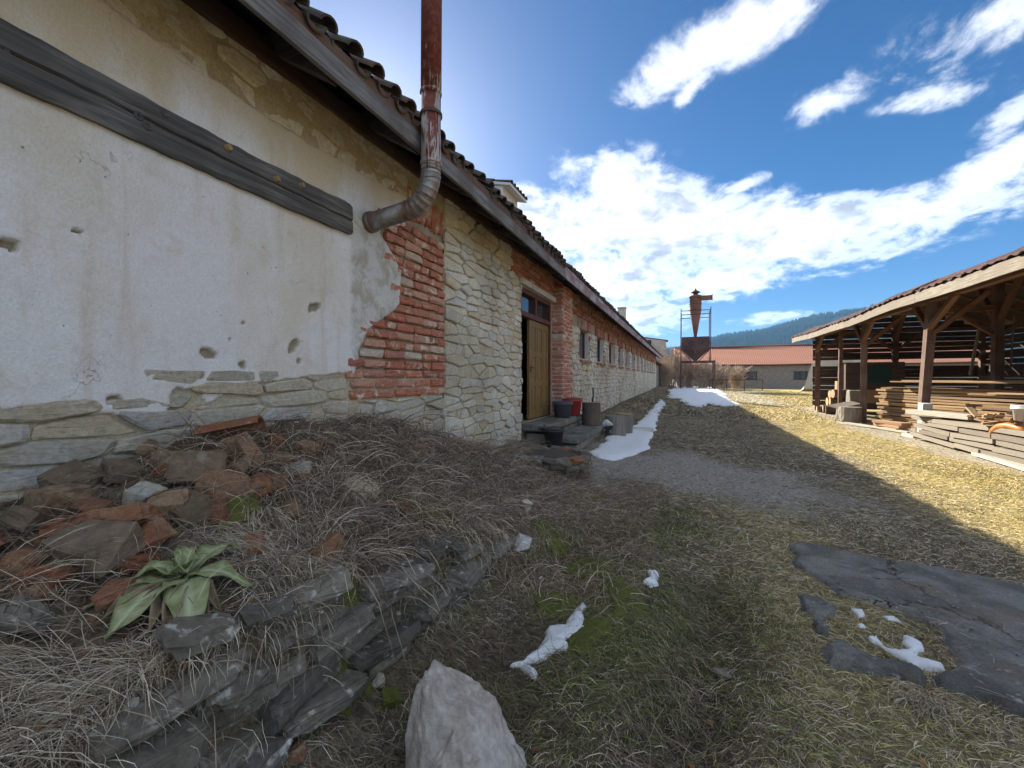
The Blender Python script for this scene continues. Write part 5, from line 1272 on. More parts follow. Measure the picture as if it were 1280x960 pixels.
log('chopping_block', (-1.82, 8.80, .40 + .22), .19, .46, (0, 0, .3), 'split brown chopping block standing on the far end of the lower step', 'logs by the door', 'log_bark', 'log_end', 16)
ax = thing('hatchet', 'hatchet with black handle stuck upright in the chopping block', 'hatchet', (-1.80, 8.85, .85))
sub(MB().tube([(0, 0, 0), (.01, .01, .15), (.0, .03, .30)], [.017, .015, .018], 8).build('handle', 'black_plastic', None, True, 0, (-1.80, 8.86, .86)), ax)
sub(MB().add([(-.012, -.05, 0), (.012, -.05, 0), (.002, .10, .03), (.002, .10, -.09), (-.012, -.05, .05), (.012, -.05, .05)], [(0, 1, 3), (4, 2, 5), (0, 3, 2, 4), (1, 5, 2, 3), (0, 4, 5, 1)]).build('head', 'iron', None, False, 0, (-1.80, 8.85, .875)), ax)
log('grey_log', (-1.40, 9.35, gz(-1.4, 9.35) + .21), .22, .46, (0, 0, 1.0), 'short grey log standing on the ground right of the steps', 'logs by the door', 'grey_log', 'grey_log', 16)
log('grey_log', (-1.32, 10.05, gz(-1.32, 10.05) + .23), .21, .50, (.05, .06, .2), 'brownish split log standing beyond the short grey log', 'logs by the door', 'grey_log', 'log_end', 9)
slab_hull('flat_stone', 'pale_stone', (-1.15, 11.0, gz(-1.15, 11.0) + .04), (.8, .6, .08), label='flat pale stone slab lying beyond the logs beside the snow', cat='stone')
rg = thing('crumpled_rag', 'crumpled black and white rag lying by the chopping block', 'rag', (-1.55, 8.95, gz(-1.55, 8.95)))
for nm, mt, c, s in (('white_fold', 'white_cloth', (-1.55, 9.02, .38), (.20, .24, .13)), ('black_fold', 'black_cloth', (-1.51, 9.08, .30), (.13, .34, .09)), ('white_fold', 'white_cloth', (-1.44, 9.22, .26), (.12, .12, .26))):
    pts_ = [(c[0] + rnd.gauss(0, s[0] / 2.6), c[1] + rnd.gauss(0, s[1] / 2.6), c[2] + rnd.gauss(0, s[2] / 2.6)) for _ in range(26)]
    sub(link(nm, hull(pts_, mt, nm)), rg)
# ---- round ring of broken brick and earth in front of the steps
rcx, rcy = on_ground(688, 588); rcx -= .05; rcy += .15; rz0 = gz(rcx, rcy) + .03
ring = thing('rubble_ring', 'low round ring of old brick and earth in front of the steps', 'planter', (rcx, rcy, rz0))
for lay in range(2):
    for k in range(17):
        a = 2 * math.pi * (k + .5 * lay) / 17; o = link('ring_stone', hull(chipped_box(.16, .19, .075, .018, .014), rnd.choice(('rubble_brick', 'ledge_stone', 'ledge_stone')), 'ring_stone'), None, 0, (rcx + .47 * math.cos(a), rcy + .47 * math.sin(a), rz0 + .05 + .075 * lay + rnd.uniform(-.012, .012))); o.rotation_euler = (rnd.gauss(0, .1), rnd.gauss(0, .1), a); sub(o, ring)
sub(MB().lathe([(.44, .10), (.30, .16), (.12, .18), (.001, .19)], 18, jit=.1).build('earth_fill', 'soil_clod', None, False, 0, (rcx, rcy, rz0)), ring)

# ---- rocks
def rock(name, mat, c, s, n=22, sharp=.72, rot=(0, 0, 0), flat=0.0):
    pts_ = []
    for _ in range(n):
        v = Vector((rnd.gauss(0, 1), rnd.gauss(0, 1), rnd.gauss(0, 1))).normalized(); m = max(abs(v.x), abs(v.y), abs(v.z)); v = v * (sharp / m + (1 - sharp)) * rnd.uniform(.82, 1.0)
        pts_.append((v.x * s[0] / 2, v.y * s[1] / 2, v.z * s[2] / 2))
    o = link(name, rough_hull(pts_, mat, name, 2, max(s) * .012), None, 0, c); o.rotation_euler = rot; return o
# boulder standing in the grass at the bottom of the picture
def boulder():
    p = [on_ground(585, 1010)]; bx, by = -0.665, 1.215; z0 = gz(bx, by) - .135
    raw = [(-.17, -.16, -.1), (.20, -.20, -.1), (.22, .10, -.1), (-.14, .14, -.1), (-.19, -.12, .16), (-.19, .04, .28), (-.165, .03, .43), (-.11, .10, .47), (-.06, .12, .44), (-.13, -.02, .44), (.10, .06, .36), (.19, .0, .22), (.20, -.16, .14), (.05, -.20, .25), (-.06, -.18, .30), (.02, .13, .36), (.22, -.04, .12), (-.12, -.17, .27), (-.02, -.13, .40)]
    bm = bmesh.new()
    ca, sa_ = math.cos(YAW), math.sin(YAW)
    for x, y, z in raw: bm.verts.new((x * ca - y * sa_, x * sa_ + y * ca, z))
    r = bmesh.ops.convex_hull(bm, input=bm.verts); bmesh.ops.delete(bm, geom=[g for g in r['geom_interior'] if isinstance(g, bmesh.types.BMVert)], context='VERTS')
    bmesh.ops.triangulate(bm, faces=bm.faces)
    for it in range(4):
        bmesh.ops.subdivide_edges(bm, edges=bm.edges, cuts=1, use_grid_fill=True)
        if it < 2: bmesh.ops.smooth_vert(bm, verts=bm.verts, factor=.10, use_axis_x=True, use_axis_y=True, use_axis_z=True)
        for v in bm.verts: v.co += v.co.normalized() * rnd.gauss(0, .0075 / (1.7 ** it))
    me = bpy.data.meshes.new('boulder'); bm.to_mesh(me); bm.free(); me.transform(Matrix.Diagonal((1.02, .95, .92, 1))); me.materials.append(M['boulder_stone']); me.polygons.foreach_set('use_smooth', np.ones(len(me.polygons), dtype=bool))
    return tag(link('boulder', me, None, 0, (bx, by, z0)), 'large pale angular boulder standing at the foot of the ledge', 'boulder')
boulder()

# ---- dry stone edge of the ledge
edge = thing('stone_ledge', 'mossy dark dry stone edging that holds up the rubble bank', 'ledge', (-1.2, 1.0, .2))
zc_l = 0.0; lay = 0
while zc_l < .62:
    h = rnd.uniform(.042, .092); y = .50 + rnd.uniform(-.2, .1)
    while y < 2.75:
        L = rnd.uniform(.14, .50); ym = y + L / 2; top = float(np.interp(ym, [-2, 0.0, 0.7, 1.6, 2.4, 3.0], [0.60, 0.60, 0.60, 0.52, 0.42, 0.33])) - .025
        if zc_l + h * .6 < top and rnd.random() > .05:
            dpt = rnd.uniform(.13, .22); pts_ = chipped_box(dpt, L * .98, h * rnd.uniform(.85, 1.05), .010, .012) + [(dpt / 2 + rnd.uniform(-.01, .03), rnd.uniform(-.4, .4) * L, rnd.uniform(-.4, .4) * h) for _ in range(5)]
            o = link('stone', rough_hull(pts_, 'ledge_stone', 'stone', 2, .0045), None, 0, (-1.16 - dpt / 2 + rnd.uniform(-.07, .06) + (.05 if zc_l < .2 else 0), ym, zc_l + h / 2 + .02)); o.rotation_euler = (rnd.gauss(-.10, .035), rnd.gauss(0, .06), rnd.gauss(0, .10)); sub(o, edge)
        y += L + .01
    zc_l += h
for (px, py, s, rz) in ((250, 818, (.17, .07, .025), .9), (330, 780, (.16, .08, .03), .9), (500, 718, (.24, .13, .04), .9), (556, 690, (.26, .12, .04), .8), (400, 755, (.20, .09, .03), .8), (25, 790, (.10, .08, .05), .3)):      # flat lichened slabs lying on its top
    x, y = on_ground(px, py); pts_ = chipped_box(*s, .012, .02) + [(rnd.uniform(-.4, .4) * s[0], rnd.uniform(-.4, .4) * s[1], s[2] * .55) for _ in range(4)]
    o = link('top_slab', rough_hull(pts_, 'ledge_stone', 'top_slab', 2, .006), None, 0, (x, y, gz(x, y) + .03)); o.rotation_euler = (rnd.gauss(0, .12), rnd.gauss(.1, .1), rz + YAW); sub(o, edge)

def fragment(s):
    """a squared piece with broken corners and one broken end"""
    p = chipped_box(*s, min(s) * .14, min(s) * .07); cut = rnd.uniform(.1, .42) * s[0]; t = rnd.uniform(-.5, .5)
    return [(min(x, s[0] / 2 - cut * abs(rnd.gauss(.5, .35)) + t * y * .5) if x > 0 else x, y, z) for x, y, z in p]
# ---- rubble on the bank: (pixel, size, material, label)
RUB = [
    ((280, 624), (.15, .12, .10), 'rubble_brick', 'bright orange broken brick in the middle of the rubble heap'),
    ((272, 648), (.10, .09, .07), 'rubble_brick', 'small dark red brick lump just below the bright orange brick'),
    ((305, 585), (.13, .08, .16), 'rubble_brick', 'mossy brown upright brick near the top of the heap'),
    ((346, 562), (.07, .06, .08), 'rubble_brick', 'small red brick lump right of the mossy upright brick'),
    ((352, 582), (.09, .07, .07), 'rubble_brick', 'orange red brick corner under the topmost brick lump'),
    ((250, 603), (.17, .13, .12), 'brown_stone', 'rough brown mortar lump left of the bright orange brick'),
    ((215, 648), (.11, .10, .10), 'rubble_brick', 'red broken brick in the hollow left of the orange brick'),
    ((235, 655), (.12, .10, .09), 'brown_stone', 'dark lump beside the red broken brick in the hollow'),
    ((180, 684), (.15, .09, .07), 'rubble_brick', 'long ochre brick lying above the big green plant'),
    ((133, 665), (.30, .10, .06), 'rubble_brick', 'long purple slab with cracked end across the heap'),
    ((122, 700), (.20, .14, .09), 'brown_stone', 'large mossy brown block below the purple slab'),
    ((75, 640), (.16, .11, .09), 'rubble_brick', 'pinkish broken stone at the left of the heap'),
    ((185, 632), (.11, .08, .06), 'slate_stone', 'yellowish stone behind the long ochre brick'),
    ((165, 712), (.14, .07, .04), 'rubble_brick', 'flat orange brick chip just above the plant leaves'),
    ((30, 715), (.12, .10, .08), 'rubble_brick', 'orange brick at the left edge of the heap'),
    ((60, 735), (.18, .12, .07), 'rubble_brick', 'flat red brick at the lower left of the heap'),
    ((45, 752), (.12, .09, .06), 'rubble_brick', 'half buried brick under the blond grass tuft'),
    ((185, 570), (.07, .07, .06), 'rubble_brick', 'small pink lump left of the fallen red tile'),
    ((205, 580), (.09, .07, .06), 'rubble_brick', 'pink brick lump below the fallen red tile'),
    ((372, 592), (.12, .09, .05), 'pale_stone', 'crumbly pale mortar lump right of the bricks'),
    ((322, 618), (.11, .09, .08), 'rubble_brick', 'dark red brick right of the bright orange brick'),
    ((340, 610), (.09, .08, .06), 'rubble_brick', 'half hidden red brick left of the pale mortar lump'),
    ((365, 645), (.07, .06, .06), 'rubble_brick', 'small pink brick chip in the straw right of the heap'),
    ((385, 566), (.11, .08, .06), 'rubble_brick', 'brick half buried in stalks at the top right of the heap'),
    ((402, 560), (.07, .06, .05), 'rubble_brick', 'small brick chip in the stalks nearest the walled up opening'),
    ((450, 618), (.17, .14, .05), 'slate_stone', 'flat grey stone lying in dry stalks right of the heap'),
    ((500, 640), (.10, .08, .05), 'rubble_brick', 'small brown brick sunk in the straw below the stone wall'),
    ((95, 610), (.16, .12, .07), 'brown_stone', 'brown slab leaning at the back left of the heap'),
    ((60, 600), (.11, .09, .07), 'brown_stone', 'brownish stone against the wall at the left of the heap'),
    ((150, 600), (.12, .09, .07), 'brown_stone', 'dark lump under dry grass at the back of the heap'),
    ((35, 660), (.15, .12, .08), 'brown_stone', 'brown stone at the left edge above the orange brick'),
    ((525, 566), (.10, .08, .06), 'rubble_brick', 'reddish brick chip in the stalks under the stone wall'),
]
for i, ((px, py), s, m, lb) in enumerate(RUB):
    s = tuple(k * (1.15 if px > 70 else .75) for k in s)
    x, y = on_ground(px, py); o = link('rubble_piece' if 'brick' not in m else 'broken_brick', rough_hull(fragment(s), m, 'fragment', 2, max(s) * .017), None, 0, (x, y, gz(x, y) + s[2] * .38)); o.rotation_euler = (rnd.gauss(0, .25), rnd.gauss(0, .25), YAW + rnd.gauss(0, .35))
    tag(o, lb, 'rubble' if 'brick' not in m else 'brick', 'rubble lying on the bank')
for i in range(22):
    x, y = max(-2.4, rnd.gauss(-1.93, .24)), rnd.gauss(1.12, .5); k = rnd.uniform(.06, .13)
    o = link('broken_brick', rough_hull(fragment((k * 1.2, k * .75, k * .5)), 'rubble_brick', 'fragment', 2, k * .018), None, 0, (x, y, gz(x, y) + .02)); o.rotation_euler = (rnd.gauss(0, .4), rnd.gauss(0, .4), rnd.uniform(0, 6))
    tag(o, 'half buried broken brick wedged among the larger pieces of the rubble heap', 'brick', 'half buried bricks of the rubble heap')
x, y = on_ground(252, 556)
ft = link('fallen_tile', tile_mesh('red_tile' if 'red_tile' in M else 'rubble_brick', .30, .075, .065), None, 0, (x, y, gz(x, y) + .03)); ft.rotation_euler = (R(20), R(12), R(215)); tag(ft, 'fallen red roof tile leaning at the foot of the plastered wall', 'tile')
# small crumbs of brick and stone strewn over the bank: too many and too small to tell apart
cr = MB()
for _ in range(420):
    x, y = -2.45 + 1.25 * rnd.random(), rnd.uniform(-.1, 4.2)
    if rnd.random() < .35: x, y = rnd.gauss(-1.75, .4), rnd.gauss(1.1, .6)
    if x < -2.47 or x > -1.2: continue
    r = rnd.uniform(.005, .018); z = gz(x, y); pts_ = [Vector((rnd.gauss(0, 1), rnd.gauss(0, 1), rnd.gauss(0, .7))).normalized() * r for _ in range(6)]
    a = [p + Vector((x, y, z + r * .4)) for p in pts_]; cr.add(a, [(0, 1, 2), (0, 2, 3), (0, 3, 1), (4, 1, 2), (4, 2, 3), (4, 3, 1), (5, 0, 1), (5, 2, 4)], rnd.random())
tag(cr.build('rubble_crumbs', 'rubble_brick'), 'crumbs of brick strewn over the rubble bank', 'rubble', kind='stuff')
for (px, py, s, m, lb, nm) in ((651, 686, (.17, .12, .12), 'pale_stone', 'white angular stone at the end of the stone ledge', 'white_stone'), (164, 888, (.034, .028, .026), 'pale_stone', 'small white pebble lying on the ledge at lower left', 'pebble'), (469, 832, (.05, .045, .05), 'pale_stone', 'small white stone at the foot of the ledge, left of the boulder', 'pebble'), (474, 856, (.06, .045, .05), 'slate_stone', 'small grey stone just below the small white stone', 'pebble'),
        (490, 880, (.10, .09, .07), 'moss', 'green mossy lump of stone left of the boulder', 'mossy_stone'), (415, 885, (.06, .07, .05), 'slate_stone', 'grey splinter of stone at the foot of the ledge', 'pebble'), (632, 677, (.05, .05, .06), 'slate_stone', 'small grey stone touching the white angular stone', 'pebble'), (677, 727, (.05, .04, .03), 'pale_stone', 'flat pale pebble in the grass right of the ledge', 'pebble'), (922, 663, (.05, .03, .03), 'pale_stone', 'tiny white pebble alone in the middle of the yard', 'pebble'), (905, 846, (.12, .10, .03), 'ledge_stone', 'dark flat stone sunk in the grass right of the furrow', 'sunken_stone'), (657, 640, (.12, .10, .12), 'slate_stone', 'mossy dark stone with a hollow above the white angular stone', 'mossy_stone'), (776, 660, (.04, .035, .025), 'rubble_brick', 'red brick chip lying in the grass below the steps', 'brick_chip'), (765, 647, (.07, .05, .03), 'pale_stone', 'grey chip lying beside the red brick chip', 'pebble')):
    x, y = on_ground(px, py); tag(rock(nm, m, (x, y, gz(x, y) + s[2] * .35), s, 18, .7, (rnd.gauss(0, .2), rnd.gauss(0, .2), rnd.uniform(0, 6))), lb, 'brick' if 'chip' in nm and 'brick' in nm else 'stone')

# ---- mullein rosette
def leaf(name, base, tip, width, mat, parent, arch=.05, droop=.0, curl=0.0, fold=.11):
    base, tip = Vector(base), Vector(tip); d = tip - base; L = d.length; s = d.cross(Vector((0, 0, 1))).normalized(); vs = []; fs = []; vein = []; nL, nW = 12, 6
    for i in range(nL + 1):
        t = i / nL; c = base + d * t + Vector((0, 0, arch * math.sin(math.pi * min(1, t * 1.05)) - droop * t * t)); w = width * (math.sin(math.pi * (t ** .72)) ** .8 * .98 + .05 * (1 - t)) * (1 if i < nL else .1)
        for k in range(-nW // 2, nW // 2 + 1):
            u = k / (nW / 2); wob = .10 * math.sin(t * 13 + k * 1.7) * width * abs(u) ** 2
            p = c + s * (u * w / 2) + Vector((0, 0, abs(u) * w * fold + wob + curl * abs(u) ** 2 * w * t)); vs.append(p); vein.append(1.0 if k == 0 else (.45 if (i % 3 == 0 and abs(u) < .9) else 0.0))
    m = nW + 1
    for i in range(nL):
        for k in range(nW): fs.append((i * m + k, i * m + k + 1, (i + 1) * m + k + 1, (i + 1) * m + k))
    c0 = base; me = np_mesh(name, [tuple(p - c0) for p in vs], fs, mat, True, {'vein': vein}); o = link(name, me, None, 0, c0)
    sm = o.modifiers.new('thickness', 'SOLIDIFY'); sm.thickness = .0022; return sub(o, parent)
bx, by = on_ground(230, 738); bz = gz(bx, by) + .035
mul = thing('mullein_plant', 'big green woolly leaf rosette growing on the rubble bank', 'plant', (bx, by, bz - .035))
for (px, py, w, arch, lift) in ((296, 697, .085, .03, .05), (314, 744, .095, .035, .03), (240, 812, .115, .04, .01), (130, 806, .12, .035, .01), (104, 770, .10, .03, .015), (160, 738, .085, .04, .03)):
    x, y = on_ground(px, py); leaf('leaf', (bx, by, bz + .005), (x, y, gz(x, y) + lift), w, 'mullein_leaf', mul, arch)
for (px, py, w, lift) in ((203, 762, .045, .05), (257, 735, .040, .06), (222, 700, .036, .075), (236, 768, .046, .05), (246, 712, .034, .08), (212, 735, .036, .07)):
    x, y = on_ground(px, py); x, y = bx + (x - bx) * .75, by + (y - by) * .75; leaf('young_leaf', (bx, by, bz + .015), (x, y, bz + lift), w, 'mullein_leaf', mul, .012, 0, .3, .4)
for (px, py) in ((185, 800), (205, 815), (262, 800), (150, 780), (275, 770), (120, 790)):
    x, y = on_ground(px, py); leaf('withered_leaf', (bx, by, bz - .02), (x, y, gz(x, y) + .012), .05, 'dry_leaf', mul, .02, 0, .5, .5)

# ---- snow left in the shade
def patch(name, poly, mat, thick, label, cat, step, edge=.10, noise=.03, nscale=7.0, group=None, flat=False, lump=.25):
    P_ = np.array(poly); x0, y0 = P_.min(0) - .12; x1, y1 = P_.max(0) + .12
    xs = np.arange(x0, x1, step); ys = np.arange(y0, y1, step); X, Y = np.meshgrid(xs, ys)
    g = poly_sdf(X, Y, poly) + noise * fbm(X, Y, nscale, 4, 131)
    e = np.clip(g / edge, 0, 1); prof = np.sqrt(np.clip(1 - (1 - e) ** 2, 0, 1)) if not flat else sstep(0, 1, g / edge)
    base = ground_z(X, Y) if not flat else ground_z(X, Y, False)
    Z = base + thick * prof * (1 + lump * fbm(X, Y, nscale * .6, 3, 137)) - .03 * (g < 0)
    if flat: Z = Z + .012 * fbm(X, Y, 2.5, 4, 139) * prof
    n1, n2 = X.shape; idx = np.arange(n1 * n2).reshape(n1, n2); F = np.stack([idx[:-1, :-1].ravel(), idx[:-1, 1:].ravel(), idx[1:, 1:].ravel(), idx[1:, :-1].ravel()], 1)
    keep = (g.ravel()[F] > -step * 1.6).any(1); F = F[keep]; used = np.unique(F); rm = np.full(n1 * n2, -1); rm[used] = np.arange(len(used)); V = np.stack([X.ravel(), Y.ravel(), Z.ravel()], 1)[used]
    o = link(name, np_mesh(name, V, rm[F], mat, True)); return tag(o, label, cat, group)
G = lambda pts: [on_ground(*p) for p in pts]
z4 = lambda pts: G([(560 + x / 3.048, 600 + y / 3.048) for x, y in pts]); z5 = lambda pts: G([(940 + x / 3., 640 + y / 3.) for x, y in pts])
SN = 'patches of old snow'
patch('snow_patch', G([(737, 566), (746, 573), (765, 577), (790, 570), (811, 563), (816, 545), (823, 520), (833, 505), (826, 499), (815, 511), (800, 528), (780, 539), (755, 551)]), 'snow', .065, 'long tongue of snow along the middle of the building', 'snow', .035, .22, .10, 2.6, SN)
patch('snow_patch', G([(836, 488), (848, 481.5), (880, 481), (900, 487), (919, 507), (902, 509), (884, 504), (872, 510), (856, 500), (840, 497)]), 'snow', .10, 'broad snow field at the far end of the yard below the cyclone', 'snow', .12, .5, .7, .5, SN)
patch('snow_patch', z4([(248, 715), (330, 770), (338, 752), (300, 715), (370, 690), (400, 660), (450, 655), (455, 625), (525, 575), (515, 530), (490, 505), (440, 565), (380, 570), (360, 625), (300, 685)]), 'snow', .035, 'forked strip of snow in the grass right of the boulder', 'snow', .006, .045, .022, 18, SN)
patch('snow_patch', z4([(488, 495), (510, 507), (530, 490), (515, 470)]), 'snow', .02, 'snow crumb at the upper tip of the forked strip', 'snow', .006, .02, .006, 18, SN)
patch('snow_patch', z4([(740, 395), (775, 415), (805, 412), (795, 390), (808, 370), (790, 350), (760, 355), (765, 380)]), 'snow', .03, 'small lump of snow alone in the grass mid yard', 'snow', .007, .03, .008, 14, SN)
patch('snow_patch', z5([(445, 480), (500, 530), (545, 548), (600, 590), (730, 612), (720, 590), (640, 560), (620, 545), (655, 530), (640, 500), (570, 462), (555, 485), (572, 522), (550, 530), (500, 510), (465, 472)]), 'snow', .03, 'branching snow patch in the hollow between the concrete slabs', 'snow', .006, .045, .022, 18, SN)
patch('snow_patch', z5([(370, 370), (400, 402), (430, 395), (415, 372)]), 'snow', .015, 'small snow blot left of the thin snow streak by the big slab', 'snow', .006, .02, .006, 18, SN)
patch('snow_patch', z5([(485, 395), (510, 415), (560, 418), (530, 395)]), 'snow', .012, 'thin snow streak against the edge of the big slab', 'snow', .006, .02, .006, 18, SN)
patch('snow_patch', z5([(386, 426), (400, 437), (430, 438), (420, 424)]), 'snow', .012, 'snow crumb under the small snow blot by the slab', 'snow', .006, .02, .006, 18, SN)

# ---- broken concrete paving at lower right
CG = 'broken concrete slabs in the grass'
big = z5([(145, 130), (200, 122), (330, 150), (520, 185), (700, 215), (1000, 285), (1300, 350), (1500, 560), (1400, 960), (1020, 800), (900, 745), (760, 690), (715, 650), (765, 620), (745, 540), (700, 440), (560, 385), (450, 350), (330, 320), (230, 260), (170, 200)])
patch('concrete_slab', big, 'concrete', .034, 'large cracked concrete slab sunk in the grass at lower right', 'slab', .014, .05, .07, 6, CG, True)
patch('concrete_slab', z5([(175, 318), (250, 328), (322, 375), (312, 402), (240, 405), (190, 380)]), 'concrete', .036, 'small flat concrete fragment left of the snow by the big slab', 'slab', .012, .025, .02, 9, CG, True)
patch('concrete_slab', z5([(258, 520), (330, 508), (430, 560), (600, 605), (660, 640), (640, 665), (560, 645), (400, 612), (285, 590)]), 'concrete', .042, 'long narrow concrete fragment below the branching snow', 'slab', .012, .03, .02, 9, CG, True)
patch('concrete_slab', z5([(222, 420), (285, 440), (285, 475), (240, 462)]), 'concrete', .04, 'tiny concrete fragment between the small and the long fragment', 'slab', .01, .02, .015, 11, CG, True)

# ---- cushions of moss on the bank and in the furrow
for i, ((px, py), w, lb) in enumerate((((548, 646), .20, 'yellow green moss cushion at the right end of the bank'), ((505, 628), .14, 'moss cushion in the stalks left of the yellow green one'), ((742, 712), .26, 'green moss patch between the two snow scraps'), ((700, 755), .20, 'moss patch just above the forked snow strip'), ((775, 745), .22, 'moss patch right of the forked snow strip'), ((690, 668), .22, 'moss patch right of the white angular stone'), ((735, 622), .25, 'greenish moss patch below the ring of rubble'), ((300, 640), .10, 'small moss spot under the dark red brick'), ((735, 795), .16, 'moss patch below the forked snow strip'), ((430, 860), .13, 'moss clinging to the foot of the stone ledge'), ((585, 700), .14, 'moss on the far end of the stone ledge'))):
    cx_, cy_ = on_ground(px, py); poly = [(cx_ + w * (.6 + .4 * rnd.random()) * math.cos(a) * .9, cy_ + w * (.6 + .4 * rnd.random()) * math.sin(a)) for a in np.linspace(0, 2 * math.pi, 11)[:-1]]
    patch('moss_cushion', poly, 'moss', .022, lb, 'moss', .008, .06, .10, 9.0, 'cushions of moss', False, .6)

# ================================================================== GRASS, STALKS AND TWIGS (uncountable)
def blades(x, y, z, L, W, head, rise, cols, seg=3, sag_=1.0, hug=None):
    """curved ribbons: start at (x,y,z), leave at angle 'rise', bend over towards 'head'"""
    n = len(x); P = [np.stack([x, y, z], 1)]; p = P[0]; a = rise.copy(); hd = head.copy()
    for k in range(seg):
        dl = L / seg; p = p + np.stack([np.cos(hd) * np.cos(a) * dl, np.sin(hd) * np.cos(a) * dl, np.sin(a) * dl], 1)
        if hug is not None: p[:, 2] = np.maximum(p[:, 2], ground_z(p[:, 0], p[:, 1]) + hug)
        P.append(p); a = a - sag_ * rng.uniform(.25, .75, n); hd = hd + rng.normal(0, .28, n)
    side = np.stack([-np.sin(head), np.cos(head), rng.normal(0, .6, n)], 1); side /= np.linalg.norm(side, axis=1, keepdims=True)
    V = []
    for k in range(seg): w = (W * (1 - .55 * k / seg))[:, None] / 2; V += [P[k] - side * w, P[k] + side * w]
    V.append(P[seg]); m = 2 * seg + 1; V = np.stack(V, 1).reshape(-1, 3); b = np.arange(n)[:, None] * m; F = []
    for k in range(seg - 1): F += [b + np.array([[2 * k, 2 * k + 1, 2 * k + 3]]), b + np.array([[2 * k, 2 * k + 3, 2 * k + 2]])]
    k = seg - 1; F.append(b + np.array([[2 * k, 2 * k + 1, 2 * k + 2]])); F = np.concatenate(F)
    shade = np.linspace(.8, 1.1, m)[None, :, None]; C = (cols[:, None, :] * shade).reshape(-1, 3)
    return V, F, C
def pick(pal, n, p=None):
    pal = np.array(pal); i = rng.choice(len(pal), n, p=p); return pal[i] * rng.uniform(.75, 1.25, (n, 1))
DRY = [(.58, .49, .33), (.46, .38, .25), (.70, .61, .44), (.30, .24, .155), (.20, .155, .10), (.64, .55, .39)]
DARK = [(.17, .13, .09), (.22, .17, .115), (.11, .085, .06), (.32, .26, .175)]
GREEN = [(.17, .21, .05), (.24, .27, .075), (.30, .30, .11), (.12, .155, .045)]
GOLD = [(.62, .49, .20), (.55, .43, .16), (.68, .56, .27), (.46, .39, .13), (.42, .40, .13)]  # dry yellow blades, colour raised for the sunlit side
SLABS = [big]
def scatter(n, x0, x1, y0, y1, flt=None):
    x = rng.uniform(x0, x1, n); y = rng.uniform(y0, y1, n); k = np.ones(n, bool)
    k &= rng.uniform(0, 1, n) > .90 * bare_amount(x, y)
    for s in SLABS: k &= ~(poly_sdf(x, y, s) + .05 * fbm(x, y, 5., 3, 7) > -.01)
    if flt is not None: k &= flt(x, y)
    return x[k], y[k]
def furrow(x, y): return np.clip(np.exp(-((x - .02 - .15 * (y - 2)) / .24) ** 2) * sstep(.7, 1.1, y) * sstep(3.4, 2.4, y) + np.exp(-((x + .75) / .3) ** 2 - ((y - 1.6) / .7) ** 2), 0, 1)
def turf(name, n, box, Lr, Wr, rise, label, flt=None, sag_=1.0, hug=.003, cat='grass', tuft=0.0, seg=3, dark=.5):
    x, y = scatter(n, *box, flt); n = len(x)
    if tuft:                                                   # gather blades into tufts
        q = rng.uniform(0, 1, n) < tuft; gx_ = np.round(x / .09) * .09 + .05 * fbm(x, y, 30., 1, 5); gy_ = np.round(y / .09) * .09; x = np.where(q, gx_ + rng.normal(0, .014, n), x); y = np.where(q, gy_ + rng.normal(0, .014, n), y)
    z = ground_z(x, y) - .004; head = 3.4 * fbm(x, y, 1.1, 3, 151) + rng.normal(0, 1.1, n) - .8
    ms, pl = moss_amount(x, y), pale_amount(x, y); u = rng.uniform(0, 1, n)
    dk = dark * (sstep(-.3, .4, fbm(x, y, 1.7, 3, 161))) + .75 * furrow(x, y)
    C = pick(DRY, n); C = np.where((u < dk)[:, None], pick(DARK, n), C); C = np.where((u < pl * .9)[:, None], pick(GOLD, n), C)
    C = np.where((rng.uniform(0, 1, n) < ms * .75)[:, None], pick(GREEN, n), C)
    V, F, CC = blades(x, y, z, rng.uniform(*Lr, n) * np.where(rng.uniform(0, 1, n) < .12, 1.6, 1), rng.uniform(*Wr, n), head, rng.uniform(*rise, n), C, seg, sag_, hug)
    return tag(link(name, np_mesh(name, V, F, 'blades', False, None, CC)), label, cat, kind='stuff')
offl = lambda x, y: ~((x < -1.02) & (y < 2.6))
turf('grass_mat', 110000, (-1.05, 3.6, .35, 3.2), (.035, .095), (.0018, .0040), (.0, .6), 'matted dead grass in the near yard', offl, .9, .003, tuft=.3)
turf('grass_mat', 75000, (-1.6, 4.6, 3.2, 7.0), (.04, .10), (.003, .006), (.05, .6), 'matted dead grass in the middle of the yard', None, .9, .003)
turf('grass_mat', 62000, (-2.3, 5.2, 7.0, 16.0), (.05, .105), (.005, .009), (.05, .6), 'short dry grass further up the yard', None, .8)
turf('grass_mat', 34000, (-2.2, 9.0, 16.0, 46.0), (.09, .20), (.014, .028), (.2, 1.0), 'short dry grass at the far end of the yard', lambda x, y: (x < 5.1) | (y > 24), .7)
turf('grass_mat', 20000, (3.4, 5.2, 4.5, 9.0), (.045, .095), (.004, .007), (.1, .9), 'sunlit dry grass in front of the shed', None, .9)
turf('moss_grass', 15000, (-1.0, .9, 1.4, 4.8), (.03, .08), (.002, .004), (.5, 1.4), 'tufts of green grass and moss in the shaded bank', lambda x, y: offl(x, y) & (moss_amount(x, y) > .25), .5)
